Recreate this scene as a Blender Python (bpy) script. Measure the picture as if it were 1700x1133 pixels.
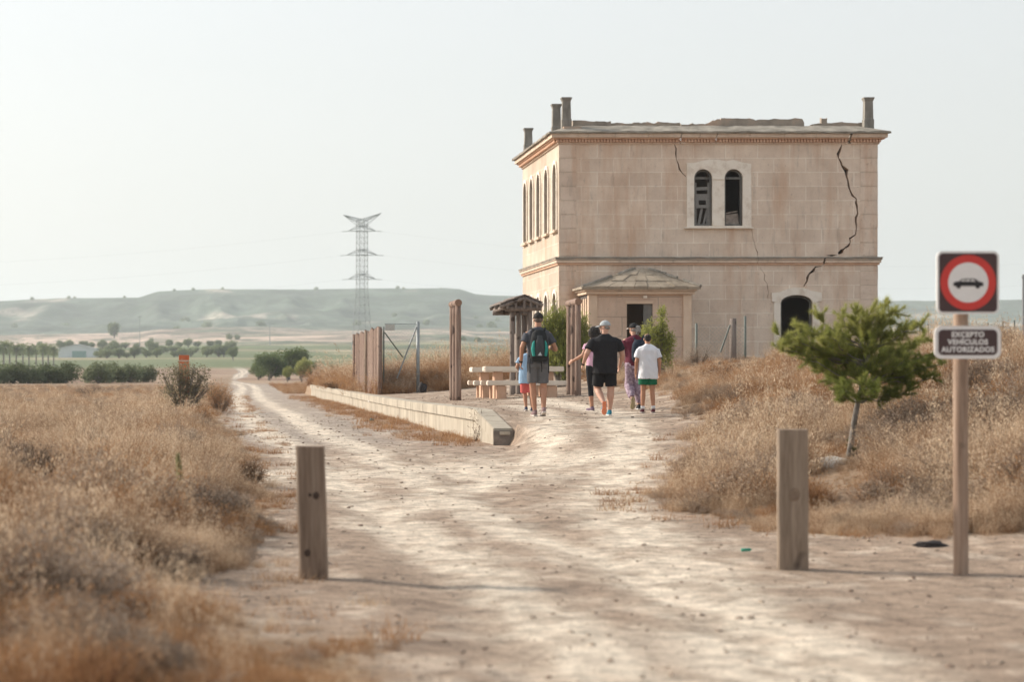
import bpy, bmesh, math, random
import numpy as np
from mathutils import Vector, Matrix, Euler, noise as mnoise
for o in list(bpy.data.objects): bpy.data.objects.remove(o)
S = bpy.context.scene; C = S.collection
random.seed(7); RNG = np.random.default_rng(7)
PI = math.pi; R = math.radians
# ---------------- camera: stands on the track bed looking along it, lens shifted to the right
F = 4014.0; VX = 390.0; HY = 612.0; CH = 1.56       # focal length in photo pixels, vanishing point, eye height
cam = bpy.data.cameras.new('camera'); co = bpy.data.objects.new('camera', cam); C.objects.link(co)
co.location = (0, 0, CH); co.rotation_euler = (R(90), 0, 0)
cam.sensor_width = 36; cam.lens = 85.0; cam.shift_x = (850-VX)/1700; cam.shift_y = (HY-566.5)/1700
cam.clip_end = 20000; cam.clip_start = .1
cam.dof.use_dof = True; cam.dof.focus_distance = 50; cam.dof.aperture_fstop = 2.4
S.camera = co
# ---------------- light
SUN_EL, SUN_AZ = 27.0, -62.0         # azimuth from +Y (track direction), negative = to the left
W = bpy.data.worlds.new('World'); S.world = W; W.use_nodes = True
wn = W.node_tree; bg = wn.nodes['Background']
sky = wn.nodes.new('ShaderNodeTexSky'); sky.sky_type = 'NISHITA'; sky.sun_disc = False
sky.sun_elevation = R(SUN_EL); sky.sun_rotation = R(SUN_AZ); sky.air_density = 1.0; sky.dust_density = 3.2; sky.ozone_density = .8
hs = wn.nodes.new('ShaderNodeHueSaturation'); hs.inputs['Saturation'].default_value = .42; wn.links.new(sky.outputs[0], hs.inputs['Color'])
veil = wn.nodes.new('ShaderNodeMix'); veil.data_type = 'RGBA'; veil.inputs[0].default_value = .55; veil.inputs[7].default_value = (2.86, 2.90, 2.88, 1)   # thin even high cloud
wn.links.new(hs.outputs[0], veil.inputs[6]); wn.links.new(veil.outputs[2], bg.inputs[0]); bg.inputs[1].default_value = .14
sl = bpy.data.lights.new('sun', 'SUN'); sl.energy = 2.7; sl.angle = R(4); sl.color = (1, .89, .76)
so = bpy.data.objects.new('sun', sl); C.objects.link(so); so.location = (-50, 40, 60)
sd = Vector((math.sin(R(SUN_AZ))*math.cos(R(SUN_EL)), math.cos(R(SUN_AZ))*math.cos(R(SUN_EL)), math.sin(R(SUN_EL))))
so.rotation_euler = sd.to_track_quat('Z', 'Y').to_euler()
S.view_settings.view_transform = 'Standard'; S.view_settings.look = 'None'; S.view_settings.gamma = 1
S.view_settings.exposure = 0.86
S.render.engine = 'CYCLES'; S.cycles.volume_bounces = 1; S.cycles.max_bounces = 6

# ---------------- helpers
TS = bpy.data.scenes.new('workshop')         # meshes are baked here one at a time, then the scene is removed
def bake(t):
    TS.collection.objects.link(t); vl = TS.view_layers[0]; vl.update(); dg = vl.depsgraph
    me = bpy.data.meshes.new_from_object(t.evaluated_get(dg)); bpy.data.objects.remove(t); return me
def P(px, py, Y):                       # photo pixel + distance -> point
    return Vector(((px-VX)*Y/F, Y, CH-(py-HY)*Y/F))
def XP(px, Y): return (px-VX)*Y/F
def ZP(py, Y): return CH-(py-HY)*Y/F
def tag(o, label=None, cat=None, group=None, kind=None):
    if label: o['label'] = label
    if cat: o['category'] = cat
    if group: o['group'] = group
    if kind: o['kind'] = kind
    return o
def link(name, me, m=None, parent=None, smooth=False):
    o = bpy.data.objects.new(name, me); C.objects.link(o)
    if m is not None:
        for mm in (m if isinstance(m, (list, tuple)) else [m]): me.materials.append(mm)
    if parent is not None: o.parent = parent
    if smooth: me.polygons.foreach_set('use_smooth', [True]*len(me.polygons))
    return o
def bmobj(name, bm, m=None, parent=None, smooth=False, bevel=0):
    if bevel:
        bmesh.ops.bevel(bm, geom=[e for e in bm.edges], offset=bevel, segments=2, affect='EDGES', clamp_overlap=True)
    me = bpy.data.meshes.new(name); bm.to_mesh(me); bm.free()
    return link(name, me, m, parent, smooth)
def empty(name, loc=(0,0,0), rz=0, **k):
    o = bpy.data.objects.new(name, None); C.objects.link(o); o.location = loc; o.rotation_euler = (0,0,rz); o.empty_display_size = .2
    tag(o, **k); return o
def copy_tree(o, parent=None):
    c = o.copy(); C.objects.link(c); c.parent = parent
    for ch in [x for x in bpy.data.objects if x.parent == o]:
        copy_tree(ch, c)
    return c
def box(bm, lo, hi, M=None):
    x0,y0,z0 = lo; x1,y1,z1 = hi
    vs = [bm.verts.new(v) for v in ((x0,y0,z0),(x1,y0,z0),(x1,y1,z0),(x0,y1,z0),(x0,y0,z1),(x1,y0,z1),(x1,y1,z1),(x0,y1,z1))]
    for f in ((0,3,2,1),(4,5,6,7),(0,1,5,4),(1,2,6,5),(2,3,7,6),(3,0,4,7)): bm.faces.new([vs[i] for i in f])
    if M is not None:
        for v in vs: v.co = M @ v.co
    return vs
def frame_to(p0, p1):
    d = (Vector(p1)-Vector(p0)); L = d.length
    return Matrix.Translation(p0) @ d.to_track_quat('Z','Y').to_matrix().to_4x4(), L
def tube(bm, p0, p1, r0, r1=None, n=10, cap=True, wob=0, seed=0, segs=1):
    if r1 is None: r1 = r0
    M, L = frame_to(p0, p1); rings = []
    for k in range(segs+1):
        t = k/segs; r = r0+(r1-r0)*t
        ring = []
        for i in range(n):
            a = 2*PI*i/n; rr = r*(1+wob*mnoise.noise(Vector((math.cos(a)*1.3+seed, math.sin(a)*1.3, t*L*1.5+seed))))
            ring.append(bm.verts.new(M @ Vector((math.cos(a)*rr, math.sin(a)*rr, t*L))))
        rings.append(ring)
    for a, b in zip(rings, rings[1:]):
        for i in range(n): bm.faces.new((a[i], a[(i+1)%n], b[(i+1)%n], b[i]))
    if cap: bm.faces.new(rings[0][::-1]); bm.faces.new(rings[-1])
    return rings
def path_tube(bm, pts, rad, n=8):
    rings = []
    for k, p in enumerate(pts):
        p = Vector(p); a = Vector(pts[max(k-1,0)]); b = Vector(pts[min(k+1,len(pts)-1)])
        q = (b-a).to_track_quat('Z','Y') ; r = rad[k] if hasattr(rad,'__len__') else rad
        rings.append([bm.verts.new(p+q@Vector((math.cos(2*PI*i/n)*r, math.sin(2*PI*i/n)*r, 0))) for i in range(n)])
    for a, b in zip(rings, rings[1:]):
        best = min(range(n), key=lambda s: sum((a[i].co-b[(i+s)%n].co).length for i in range(n)))
        for i in range(n): bm.faces.new((a[i], a[(i+1)%n], b[(i+1+best)%n], b[(i+best)%n]))
    bm.faces.new(rings[0][::-1]); bm.faces.new(rings[-1])
def plate(outline, holes, t, M):
    """flat outline with holes, thickness t behind it (local x,y plane; z = depth away)"""
    bm = bmesh.new(); edges = []
    for loop in [outline]+list(holes):
        vs = [bm.verts.new((p[0], p[1], 0)) for p in loop]
        for i in range(len(vs)): edges.append(bm.edges.new((vs[i], vs[(i+1)%len(vs)])))
    bmesh.ops.triangle_fill(bm, use_beauty=True, use_dissolve=False, edges=edges)
    r = bmesh.ops.extrude_face_region(bm, geom=list(bm.faces))
    for g in r['geom']:
        if isinstance(g, bmesh.types.BMVert): g.co.z = t
    bmesh.ops.recalc_face_normals(bm, faces=bm.faces)
    for v in bm.verts: v.co = M @ v.co
    return bm
MF = lambda Y: Matrix(((1,0,0,0),(0,0,1,Y),(0,1,0,0),(0,0,0,1)))     # (x,z,depth) facing the camera
MS = lambda X: Matrix(((0,0,1,X),(1,0,0,0),(0,1,0,0),(0,0,0,1)))     # (y,z,depth) facing left
def rough_up(o, amp, sc, seed=0, mode='n'):
    me = o.data
    for v in me.vertices:
        n = mnoise.noise_vector(v.co*sc+Vector((seed,seed*2,0)))
        v.co += n*amp

# ---------------- materials
def _nodes(name):
    m = bpy.data.materials.new(name); m.use_nodes = True; nt = m.node_tree
    return m, nt, nt.nodes['Principled BSDF'], nt.nodes['Material Output']
def coords(nt, coord, stretch=(1,1,1)):
    if coord == 'world': s = nt.nodes.new('ShaderNodeNewGeometry').outputs['Position']
    else: s = nt.nodes.new('ShaderNodeTexCoord').outputs['Object']
    mp = nt.nodes.new('ShaderNodeMapping'); mp.inputs['Scale'].default_value = stretch
    nt.links.new(s, mp.inputs[0]); return mp.outputs[0]
def noise_n(nt, vec, scale, detail=4, rough=.6, dist=0):
    n = nt.nodes.new('ShaderNodeTexNoise'); n.inputs['Scale'].default_value = scale; n.inputs['Detail'].default_value = detail
    n.inputs['Roughness'].default_value = rough; n.inputs['Distortion'].default_value = dist
    nt.links.new(vec, n.inputs['Vector']); return n.outputs[0]
def ramp(nt, fac, stops):
    r = nt.nodes.new('ShaderNodeValToRGB'); e = r.color_ramp.elements
    while len(e) < len(stops): e.new(.5)
    for x, (p, c) in zip(e, stops):
        x.position = p; x.color = (c[0], c[1], c[2], 1) if hasattr(c,'__len__') else (c,c,c,1)
    nt.links.new(fac, r.inputs[0]); return r.outputs[0]
def mixc(nt, fac, a, b, mode='MIX'):
    m = nt.nodes.new('ShaderNodeMix'); m.data_type = 'RGBA'; m.blend_type = mode
    for v, i in ((fac, 0), (a, 6), (b, 7)):
        if isinstance(v, bpy.types.NodeSocket): nt.links.new(v, m.inputs[i])
        elif i == 0: m.inputs[0].default_value = v
        else: m.inputs[i].default_value = (v[0], v[1], v[2], 1)
    return m.outputs[2]
def math_n(nt, op, a, b=None, clamp=False):
    m = nt.nodes.new('ShaderNodeMath'); m.operation = op; m.use_clamp = clamp
    for v, i in ((a,0),(b,1)):
        if v is None: continue
        if isinstance(v, bpy.types.NodeSocket): nt.links.new(v, m.inputs[i])
        else: m.inputs[i].default_value = v
    return m.outputs[0]
def bump(nt, p, h, strength, dist=.02):
    b = nt.nodes.new('ShaderNodeBump'); b.inputs['Strength'].default_value = strength; b.inputs['Distance'].default_value = dist
    nt.links.new(h, b.inputs['Height']); nt.links.new(b.outputs[0], p.inputs['Normal'])
def nmat(name, stops, scale=3, detail=5, rough=.85, bmp=.3, bscale=None, coord='object', stretch=(1,1,1), dist=0, bdist=.02, metal=0, spec=.3):
    m, nt, p, out = _nodes(name); v = coords(nt, coord, stretch)
    f = noise_n(nt, v, scale, detail, .6, dist)
    if len(stops) == 1: p.inputs['Base Color'].default_value = (*stops[0][1], 1)
    else: nt.links.new(ramp(nt, f, stops), p.inputs['Base Color'])
    p.inputs['Roughness'].default_value = rough; p.inputs['Metallic'].default_value = metal; p.inputs['Specular IOR Level'].default_value = spec
    if bmp: bump(nt, p, noise_n(nt, v, bscale or scale*4, 5, .65), bmp, bdist)
    return m
def leafmat(name, cols, scale=1.5, trans=.35, coord='world', rnd=True, rough=.7):
    """foliage: patchy colour, thin enough to let light through"""
    m, nt, p, out = _nodes(name); v = coords(nt, coord)
    f = noise_n(nt, v, scale, 4, .7)
    if rnd:
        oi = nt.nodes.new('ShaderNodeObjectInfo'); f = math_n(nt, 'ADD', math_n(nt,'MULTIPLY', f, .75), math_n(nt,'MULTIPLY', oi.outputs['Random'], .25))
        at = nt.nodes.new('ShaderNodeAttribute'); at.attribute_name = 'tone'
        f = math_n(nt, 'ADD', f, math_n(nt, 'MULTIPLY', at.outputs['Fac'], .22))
    c = ramp(nt, f, cols); nt.links.new(c, p.inputs['Base Color']); p.inputs['Roughness'].default_value = rough; p.inputs['Specular IOR Level'].default_value = .2
    t = nt.nodes.new('ShaderNodeBsdfTranslucent'); nt.links.new(c, t.inputs[0])
    mx = nt.nodes.new('ShaderNodeMixShader'); mx.inputs[0].default_value = trans
    nt.links.new(p.outputs[0], mx.inputs[1]); nt.links.new(t.outputs[0], mx.inputs[2]); nt.links.new(mx.outputs[0], out.inputs[0])
    return m
def plain(name, c, rough=.7, var=.12, scale=25, bmp=.15, coord='object', metal=0, stretch=(1,1,1)):
    return nmat(name, [(.3, tuple(x*(1-var) for x in c)), (.7, tuple(min(x*(1+var),1) for x in c))], scale, 4, rough, bmp, None, coord, stretch, metal=metal)

# ---------------- terrain heights
lowY = [-50, 10, 20, 30, 41, 50, 68, 143, 300, 600]; lowZ = [0, 0, 0, .08, .25, .21, .18, -.08, -.15, .1]
RX = np.array([4.75,6,7,8,9,10.5,12,13.5,16,20,60])
RY = np.array([-60,10,20,25,30,35,38,41,44.5,50,60,68,75,87,100,140,220,400,600])
RZ = np.array([
 [0,0,.03,.08,.15,.2,.2,.2,.2,.2,.2],
 [0,0,.03,.08,.15,.2,.2,.2,.2,.2,.2],
 [0,.03,.08,.2,.35,.5,.6,.6,.6,.6,.6],
 [.03,.08,.2,.4,.6,.8,.9,1,1,1,1],
 [.1,.2,.32,.5,.75,1,1.2,1.3,1.4,1.4,1.4],
 [.25,.3,.38,.6,.95,1.3,1.5,1.6,1.7,1.7,1.7],
 [.42,.45,.5,.65,1.0,1.4,1.7,1.8,1.9,1.9,1.9],
 [.6,.64,.66,.74,1.0,1.35,1.6,1.7,1.7,1.7,1.7],
 [.76,.74,.73,.78,.98,1.3,1.6,1.75,1.75,1.75,1.75],
 [.77,.76,.76,.8,.95,1.3,1.55,1.8,1.8,1.75,1.75],
 [.71,.78,.84,.86,.9,1.1,1.42,1.8,1.78,1.72,1.7],
 [.68,.75,.8,.85,.92,1.1,1.32,1.7,1.72,1.7,1.7],
 [.66,.7,.78,.85,.95,1.15,1.35,1.5,1.6,1.65,1.6],
 [.64,.68,.75,.85,1.0,1.3,1.48,1.52,1.55,1.6,1.6],
 [.62,.65,.7,.8,.95,1.2,1.4,1.5,1.5,1.5,1.5],
 [.57,.57,.6,.6,.6,.7,.8,.8,.8,.8,.8],
 [.1,.1,.1,.1,.1,.1,.1,.1,.1,.1,.1],
 [-.1]*11, [.1]*11])
def low(Y): return np.interp(Y, lowY, lowZ)
def plat(Y): return np.interp(Y, [41.1,44.3,59.9,75.3,141,152], [.52,.79,.71,.66,.575,.56])
def right(X, Y):
    ix = np.clip(np.searchsorted(RX, X)-1, 0, len(RX)-2); iy = np.clip(np.searchsorted(RY, Y)-1, 0, len(RY)-2)
    tx = np.clip((X-RX[ix])/(RX[ix+1]-RX[ix]), 0, 1); ty = np.clip((Y-RY[iy])/(RY[iy+1]-RY[iy]), 0, 1)
    return (RZ[iy,ix]*(1-tx)+RZ[iy,ix+1]*tx)*(1-ty)+(RZ[iy+1,ix]*(1-tx)+RZ[iy+1,ix+1]*tx)*ty
def sstep(a, b, x):
    t = np.clip((x-a)/(b-a), 0, 1); return t*t*(3-2*t)
def vnoise(X, Y, s, seed=0):            # smooth value noise
    X = np.asarray(X, float)*s+seed*17.3; Y = np.asarray(Y, float)*s+seed*9.1
    xi = np.floor(X).astype(np.int64); yi = np.floor(Y).astype(np.int64); fx = X-xi; fy = Y-yi
    fx = fx*fx*(3-2*fx); fy = fy*fy*(3-2*fy)
    def h(a, b):
        n = (a*374761393+b*668265263+seed*1442695) & 0x7fffffff
        n = ((n ^ (n >> 13))*1274126177) & 0x7fffffff
        return ((n ^ (n >> 16)) & 0xffff)/65535.0
    return (h(xi,yi)*(1-fx)+h(xi+1,yi)*fx)*(1-fy)+(h(xi,yi+1)*(1-fx)+h(xi+1,yi+1)*fx)*fy
def fbm(X, Y, s, o=4, seed=0):
    r = 0; a = .5
    for k in range(o): r = r+a*(vnoise(X, Y, s*2**k, seed+k)-.5)*2; a *= .5
    return r
# far relief, given as the picture's skyline and slope lines: rows of (distance, height per pixel column)
skpx = [-900,-300,0,60,105,230,262,350,560,740,765,790,840,1000,1300,1480,1620,1700,2000,3000]
skpy = [515,508,500,497,495,494,484,480,480,479,481,489,492,494,497,500,499,497,505,515]
def far_h(X, Y):
    px = VX+X*F/np.maximum(Y, 1)
    top = np.interp(px, skpx, skpy)-(fbm(X, Y*0, .02, 4, 5))*2.2
    yp = np.interp(Y, [600,900,1300,1900,2500,2750,2950,3150], [1,.86,.7,.56,.42,.3,.1,0])   # fraction of the way down to horizon
    z = CH+(HY-(top+(HY-top)*yp))*Y/F
    z = np.where(Y > 3150, CH+(HY-top)*3150/F - (Y-3150)*.01, z)
    rel = sstep(700, 2600, Y)*(1-sstep(2900, 3150, Y))
    return z + rel*(fbm(X, Y, .004, 4, 9)*12-np.abs(fbm(X, Y*.3, .014, 4, 19))*20*sstep(2200,2500,Y))
def XL(Y): return np.interp(Y, [10,12.8,14.5,16,17.7,19,20.5,21.7,32,41,62,130,600], [.8,.55,.2,-.05,-.1,.0,.2,.35,.45,.12,-.3,-.3,-.4])
def XG(Y): return np.interp(Y, [20,20.8,21.2,22.9,27,29,32,37,41,46,54,60,75,90], [40,9,6.3,4.95,4.75,5.0,6,7.2,7.8,8.5,9.6,9.9,10.5,10.5])
def H(X, Y, fine=True):
    X = np.asarray(X, float); Y = np.asarray(Y, float)
    l = low(Y)
    # left bank
    l = l + sstep(.3, -2.5, X-XL(Y)+.0)*(.12+.1*fbm(X, Y, .25, 3, 3))*(1-sstep(250,500,Y))
    wl = np.interp(Y, [34,38.5,40.2,40.9,41.3,600], [2.4,1.3,.55,.16,.1,.1]); x0 = np.interp(Y, [34,38.5,40.2,40.9,41.12,41.3], [3.7,4.1,4.50,4.66,4.66,4.46])
    r = np.maximum(right(np.maximum(X, 4.75), Y), -1)
    r = np.where((Y > 41.1) & (Y < 152), r+(plat(Y)-.0-r)*(1-sstep(4.75, 5.6, X)), r)
    t = sstep(0, 1, (X-x0)/wl)*(1-sstep(152, 157, Y)*1.0)
    z = l*(1-t)+r*t
    if fine:
        near = (1-sstep(70, 110, Y))
        rut = -.020*np.exp(-((X-1.45-.05*fbm(Y*0,Y,.2,2,1))/.22)**2) - .020*np.exp(-((X-2.95-.05*fbm(Y*0,Y,.2,2,2))/.22)**2)
        z = z+near*(fbm(X, Y, .3, 2, 4)*.014+fbm(X, Y, 1.7, 3, 6)*.006+fbm(X, Y, 6, 2, 8)*.006+rut*(Y > 5))
    ff = sstep(500, 800, Y)
    z = z*(1-ff)+far_h(X, np.maximum(Y, 1))*ff
    return z
def h1(x, y): return float(H(np.array([x]), np.array([y]), False)[0])
# ---------------- ground sheet
def grow(a, b, s0, r, smax):
    out = [a]; s = s0
    while out[-1] < b: out.append(out[-1]+s); s = min(s*r, smax)
    return out
gx = list(np.arange(-2.4, 9.0, .075)); gx = sorted(gx+[4.46, 4.62])
gx = gx+grow(9.1, 1500, .1, 1.035, 14)+grow(1520, 6000, 60, 1.1, 500)
gx = [-x for x in reversed(grow(2.5, 1500, .1, 1.035, 14)+grow(1520, 6000, 60, 1.1, 500))]+gx
gy = list(np.arange(-60, 9, 5.))+list(np.arange(9.5, 62, .1))+grow(62.1, 3400, .15, 1.018, 22)+grow(3450, 9000, 100, 1.2, 800)
gx = np.array(gx); gy = np.array(gy)
GX, GY = np.meshgrid(gx, gy); GZ = H(GX, GY)
def tracks(X, Y):
    """pale compacted wheel lines in the dirt"""
    def line(pts, w):
        ys = [p[1] for p in pts]; xs = [p[0] for p in pts]
        c = np.interp(Y, ys, xs)+.25*fbm(Y*0+3, Y, .12, 2, 11)+sstep(110,260,Y)*(1.5*np.sin(Y/75)+.6*np.sin(Y/31))
        return np.exp(-((X-c)/(w*.85))**2)*((Y > ys[0]-1) & (Y < ys[-1]+2))
    t = 0
    t = np.maximum(t, line([(1.75,9),(1.9,16),(1.75,22),(1.35,30),(.75,45),(.35,70),(.1,120),(0,300),(0,700)], .36))
    t = np.maximum(t, line([(3.3,9),(3.1,16),(2.7,24),(2.3,32),(1.9,45),(1.6,70),(1.3,120),(1.1,300),(1,700)], .36))
    t = np.maximum(t, line([(2.5,11),(3.4,18),(4.1,26),(5.2,33),(6.2,38),(6.9,44),(7.2,60)], .5)*.9)
    t = np.maximum(t, line([(1.5,24),(2.4,28),(3.6,32),(4.6,36),(5.4,41),(6,50)], .42)*.85)
    t = np.maximum(t, np.exp(-((Y-33-(X-2)*.5)/2.6)**2)*((X > .3) & (X < 6))*.6)
    return np.clip(t, 0, 1)
def veg_mask(X, Y):
    n = fbm(X, Y, 1.1, 3, 21)
    l = sstep(.15, -.35, X-XL(Y)+n*.7)
    g = sstep(-.15, .35, X-XG(Y)+n*.7)*(Y > 20.3)
    patch = np.exp(-(((X-.0)/.7)**2+((Y-17.2)/.8)**2))
    l = l*(1-patch*1.2).clip(0,1)
    pl = sstep(86, 92, Y)*(X > 4.4)
    return np.clip(np.maximum(np.maximum(l, g), pl), 0, 1)
def lerp(a, b, t): return a*(1-t[..., None])+np.array(b)*t[..., None]
vm = veg_mask(GX, GY); tk = tracks(GX, GY)
n1 = fbm(GX, GY, .5, 4, 31)*.5+.5; n2 = fbm(GX, GY, .06, 4, 33)*.5+.5; n3 = fbm(GX, GY, 2.2, 3, 35)*.5+.5
col = np.ones(GX.shape+(3,))*np.array([.345,.26,.195])
col = lerp(col, [.235,.17,.125], sstep(.5,.75,n1*.5+n3*.5)*.8)
col = lerp(col, [.36,.31,.265], sstep(36, 46, GY)*(GX < 4.4)*.8)
n4 = fbm(GX*1.5, GY*.75, 2.4, 5, 37)*.5+.5
col = lerp(col, [.74,.65,.53], np.clip(tk*(.55+1.2*sstep(.38,.6,n4)), 0, 1)*.88)
col = lerp(col, [.56,.47,.38], sstep(.55,.68,n4)*.55)
verge = np.exp(-((GX-3.9)/.8)**2)*sstep(38, 44, GY)*(GX < 4.7)*(GY < 160)
col = lerp(col, [.33,.22,.15], verge*sstep(.35,.6,n1))
vc = lerp(np.ones(GX.shape+(3,))*np.array([.25,.165,.105]), [.34,.25,.17], n1)
col = col*(1-vm[..., None])+vc*vm[..., None]
# fields beyond
ff = sstep(230, 300, GY); red = np.ones(GX.shape+(3,))*np.array([.24,.15,.105])
red = lerp(red, [.36,.26,.18], sstep(.4,.6,n2))
roadm = (np.abs(GX-.6-sstep(110,260,GY)*(1.5*np.sin(GY/75)+.6*np.sin(GY/31))) < 1.7)*(GY < 800)
col = col*(1-(ff*(1-roadm))[..., None])+red*(ff*(1-roadm))[..., None]
nb = fbm(GX, GY, .012, 4, 41)*.5+.5; nc = fbm(GX, GY, .004, 4, 43)*.5+.5
f1 = sstep(640, 720, GY); g1 = lerp(np.ones(GX.shape+(3,))*np.array([.13,.16,.07]), [.32,.27,.17], sstep(.50,.66,nb))
col = col*(1-f1[..., None])+g1*f1[..., None]
f2 = sstep(1450, 1560, GY+200*nc); g2 = lerp(np.ones(GX.shape+(3,))*np.array([.40,.31,.25]), [.15,.16,.11], sstep(.5,.6,nb)*np.clip(sstep(-100,350,GX),0,1))
g2 = lerp(g2, [.13,.15,.10], sstep(.62,.68,nb))
col = col*(1-f2[..., None])+g2*f2[..., None]
f3 = sstep(2150, 2350, GY+200*nc); g3 = lerp(np.ones(GX.shape+(3,))*np.array([.085,.11,.085]), [.30,.27,.22], sstep(.56,.66,fbm(GX*2.0, GY*.8, .006, 5, 51)*.5+.5))
g3 = lerp(g3, [.07,.10,.07], sstep(.6,.66,fbm(GX, GY, .02, 3, 53)*.5+.5))
col = col*(1-f3[..., None])+g3*f3[..., None]
nyy, nxx = GX.shape
verts = np.stack([GX, GY, GZ], -1).reshape(-1, 3)
ii = np.arange(nyy*nxx).reshape(nyy, nxx)
faces = np.stack([ii[:-1,:-1], ii[:-1,1:], ii[1:,1:], ii[1:,:-1]], -1).reshape(-1, 4)
gm = bpy.data.meshes.new('ground'); gm.vertices.add(len(verts)); gm.vertices.foreach_set('co', verts.ravel())
gm.loops.add(faces.size); gm.loops.foreach_set('vertex_index', faces.ravel().astype(np.int32))
gm.polygons.add(len(faces)); gm.polygons.foreach_set('loop_start', np.arange(0, faces.size, 4, dtype=np.int32)); gm.polygons.foreach_set('loop_total', np.full(len(faces), 4, dtype=np.int32))
gm.update(); gm.validate()
ca = gm.color_attributes.new('albedo', 'FLOAT_COLOR', 'POINT')
ca.data.foreach_set('color', np.concatenate([col.reshape(-1,3), sstep(600,1500,GY).reshape(-1,1)], 1).astype(np.float32).ravel())
m, nt, p, out = _nodes('dry earth')
at = nt.nodes.new('ShaderNodeAttribute'); at.attribute_name = 'albedo'
v = coords(nt, 'world')
a = ramp(nt, noise_n(nt, coords(nt,'world',(1,.8,1)), 5.5, 9, .78), [(.36, .52), (.48, .92), (.56, 1.12), (.66, 1.4)])
b = ramp(nt, noise_n(nt, v, 42, 4, .7), [(.34, .45), (.46, .95), (.68, 1.25)])
c = ramp(nt, noise_n(nt, v, .9, 4, .6), [(.3, .85), (.7, 1.12)])
cc = mixc(nt, 1, at.outputs[0], a, 'MULTIPLY'); cc = mixc(nt, .8, cc, b, 'MULTIPLY'); cc = mixc(nt, 1, cc, c, 'MULTIPLY')
fv = coords(nt, 'world', (1,.7,3)); fa = noise_n(nt, fv, .011, 9, .72)
fd = mixc(nt, 1, cc, ramp(nt, fa, [(.38,.35),(.5,.95),(.62,1.6)]), 'MULTIPLY')
fd = mixc(nt, ramp(nt, noise_n(nt, coords(nt,'world',(1,.5,2)), .035, 7, .75), [(.50,0),(.56,.85)]), fd, (.05,.075,.045))
fac_ = nt.nodes.new('ShaderNodeMath'); fac_.operation = 'MULTIPLY'; fac_.inputs[1].default_value = .9; nt.links.new(at.outputs['Alpha'], fac_.inputs[0])
cc = mixc(nt, fac_.outputs[0], cc, fd)
nt.links.new(cc, p.inputs['Base Color']); p.inputs['Roughness'].default_value = .9; p.inputs['Specular IOR Level'].default_value = .2
bump(nt, p, math_n(nt, 'ADD', noise_n(nt, v, 16, 8, .8), math_n(nt, 'MULTIPLY', noise_n(nt, v, 70, 3, .7), .4)), .7, .03)
ground = link('ground', gm, m, smooth=True); tag(ground, 'bare pale dirt track and dry plain reaching to the flat topped hills', kind='structure')

# ---------------- instancing of uncountable stuff
def scatter(name, protos, pts, rot, scl, idx, label, cat, tone=None):
    me = bpy.data.meshes.new(name); me.vertices.add(len(pts)); me.vertices.foreach_set('co', np.asarray(pts, np.float32).ravel())
    for nm, typ, arr in (('rot','FLOAT_VECTOR',rot), ('scl','FLOAT_VECTOR',scl)):
        a_ = me.attributes.new(nm, typ, 'POINT'); a_.data.foreach_set('vector', np.asarray(arr, np.float32).ravel())
    a_ = me.attributes.new('idx', 'INT', 'POINT'); a_.data.foreach_set('value', np.asarray(idx, np.int32))
    me.update()
    o = bpy.data.objects.new(name, me); C.objects.link(o); tag(o, label, cat, kind='stuff')
    col = bpy.data.collections.new(name+' sources')
    for q in protos: col.objects.link(q)
    ng = bpy.data.node_groups.new(name+' spread', 'GeometryNodeTree')
    ng.interface.new_socket('Geometry', in_out='INPUT', socket_type='NodeSocketGeometry'); ng.interface.new_socket('Geometry', in_out='OUTPUT', socket_type='NodeSocketGeometry')
    N = ng.nodes; gi = N.new('NodeGroupInput'); go = N.new('NodeGroupOutput'); ci = N.new('GeometryNodeCollectionInfo')
    ci.inputs[0].default_value = col; ci.inputs[1].default_value = True; ci.inputs[2].default_value = True
    ip = N.new('GeometryNodeInstanceOnPoints'); ip.inputs['Pick Instance'].default_value = True
    def na(n, t):
        x = N.new('GeometryNodeInputNamedAttribute'); x.data_type = t; x.inputs[0].default_value = n; return x.outputs[0]
    L = ng.links; L.new(gi.outputs[0], ip.inputs['Points']); L.new(ci.outputs[0], ip.inputs['Instance'])
    L.new(na('idx','INT'), ip.inputs['Instance Index']); L.new(na('rot','FLOAT_VECTOR'), ip.inputs['Rotation']); L.new(na('scl','FLOAT_VECTOR'), ip.inputs['Scale'])
    L.new(ip.outputs[0], go.inputs[0])
    md = o.modifiers.new('spread', 'NODES'); md.node_group = ng
    return o
def proto(name, V, Fc, mats, mi=None, tone=None):
    me = bpy.data.meshes.new(name); me.from_pydata(V, [], Fc)
    for mm in mats: me.materials.append(mm)
    if mi is not None: me.polygons.foreach_set('material_index', mi)
    if tone is not None:
        a_ = me.attributes.new('tone', 'FLOAT', 'POINT'); a_.data.foreach_set('value', np.asarray(tone, np.float32))
    me.update(); return bpy.data.objects.new(name, me)
rr = random.Random(5)
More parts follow.
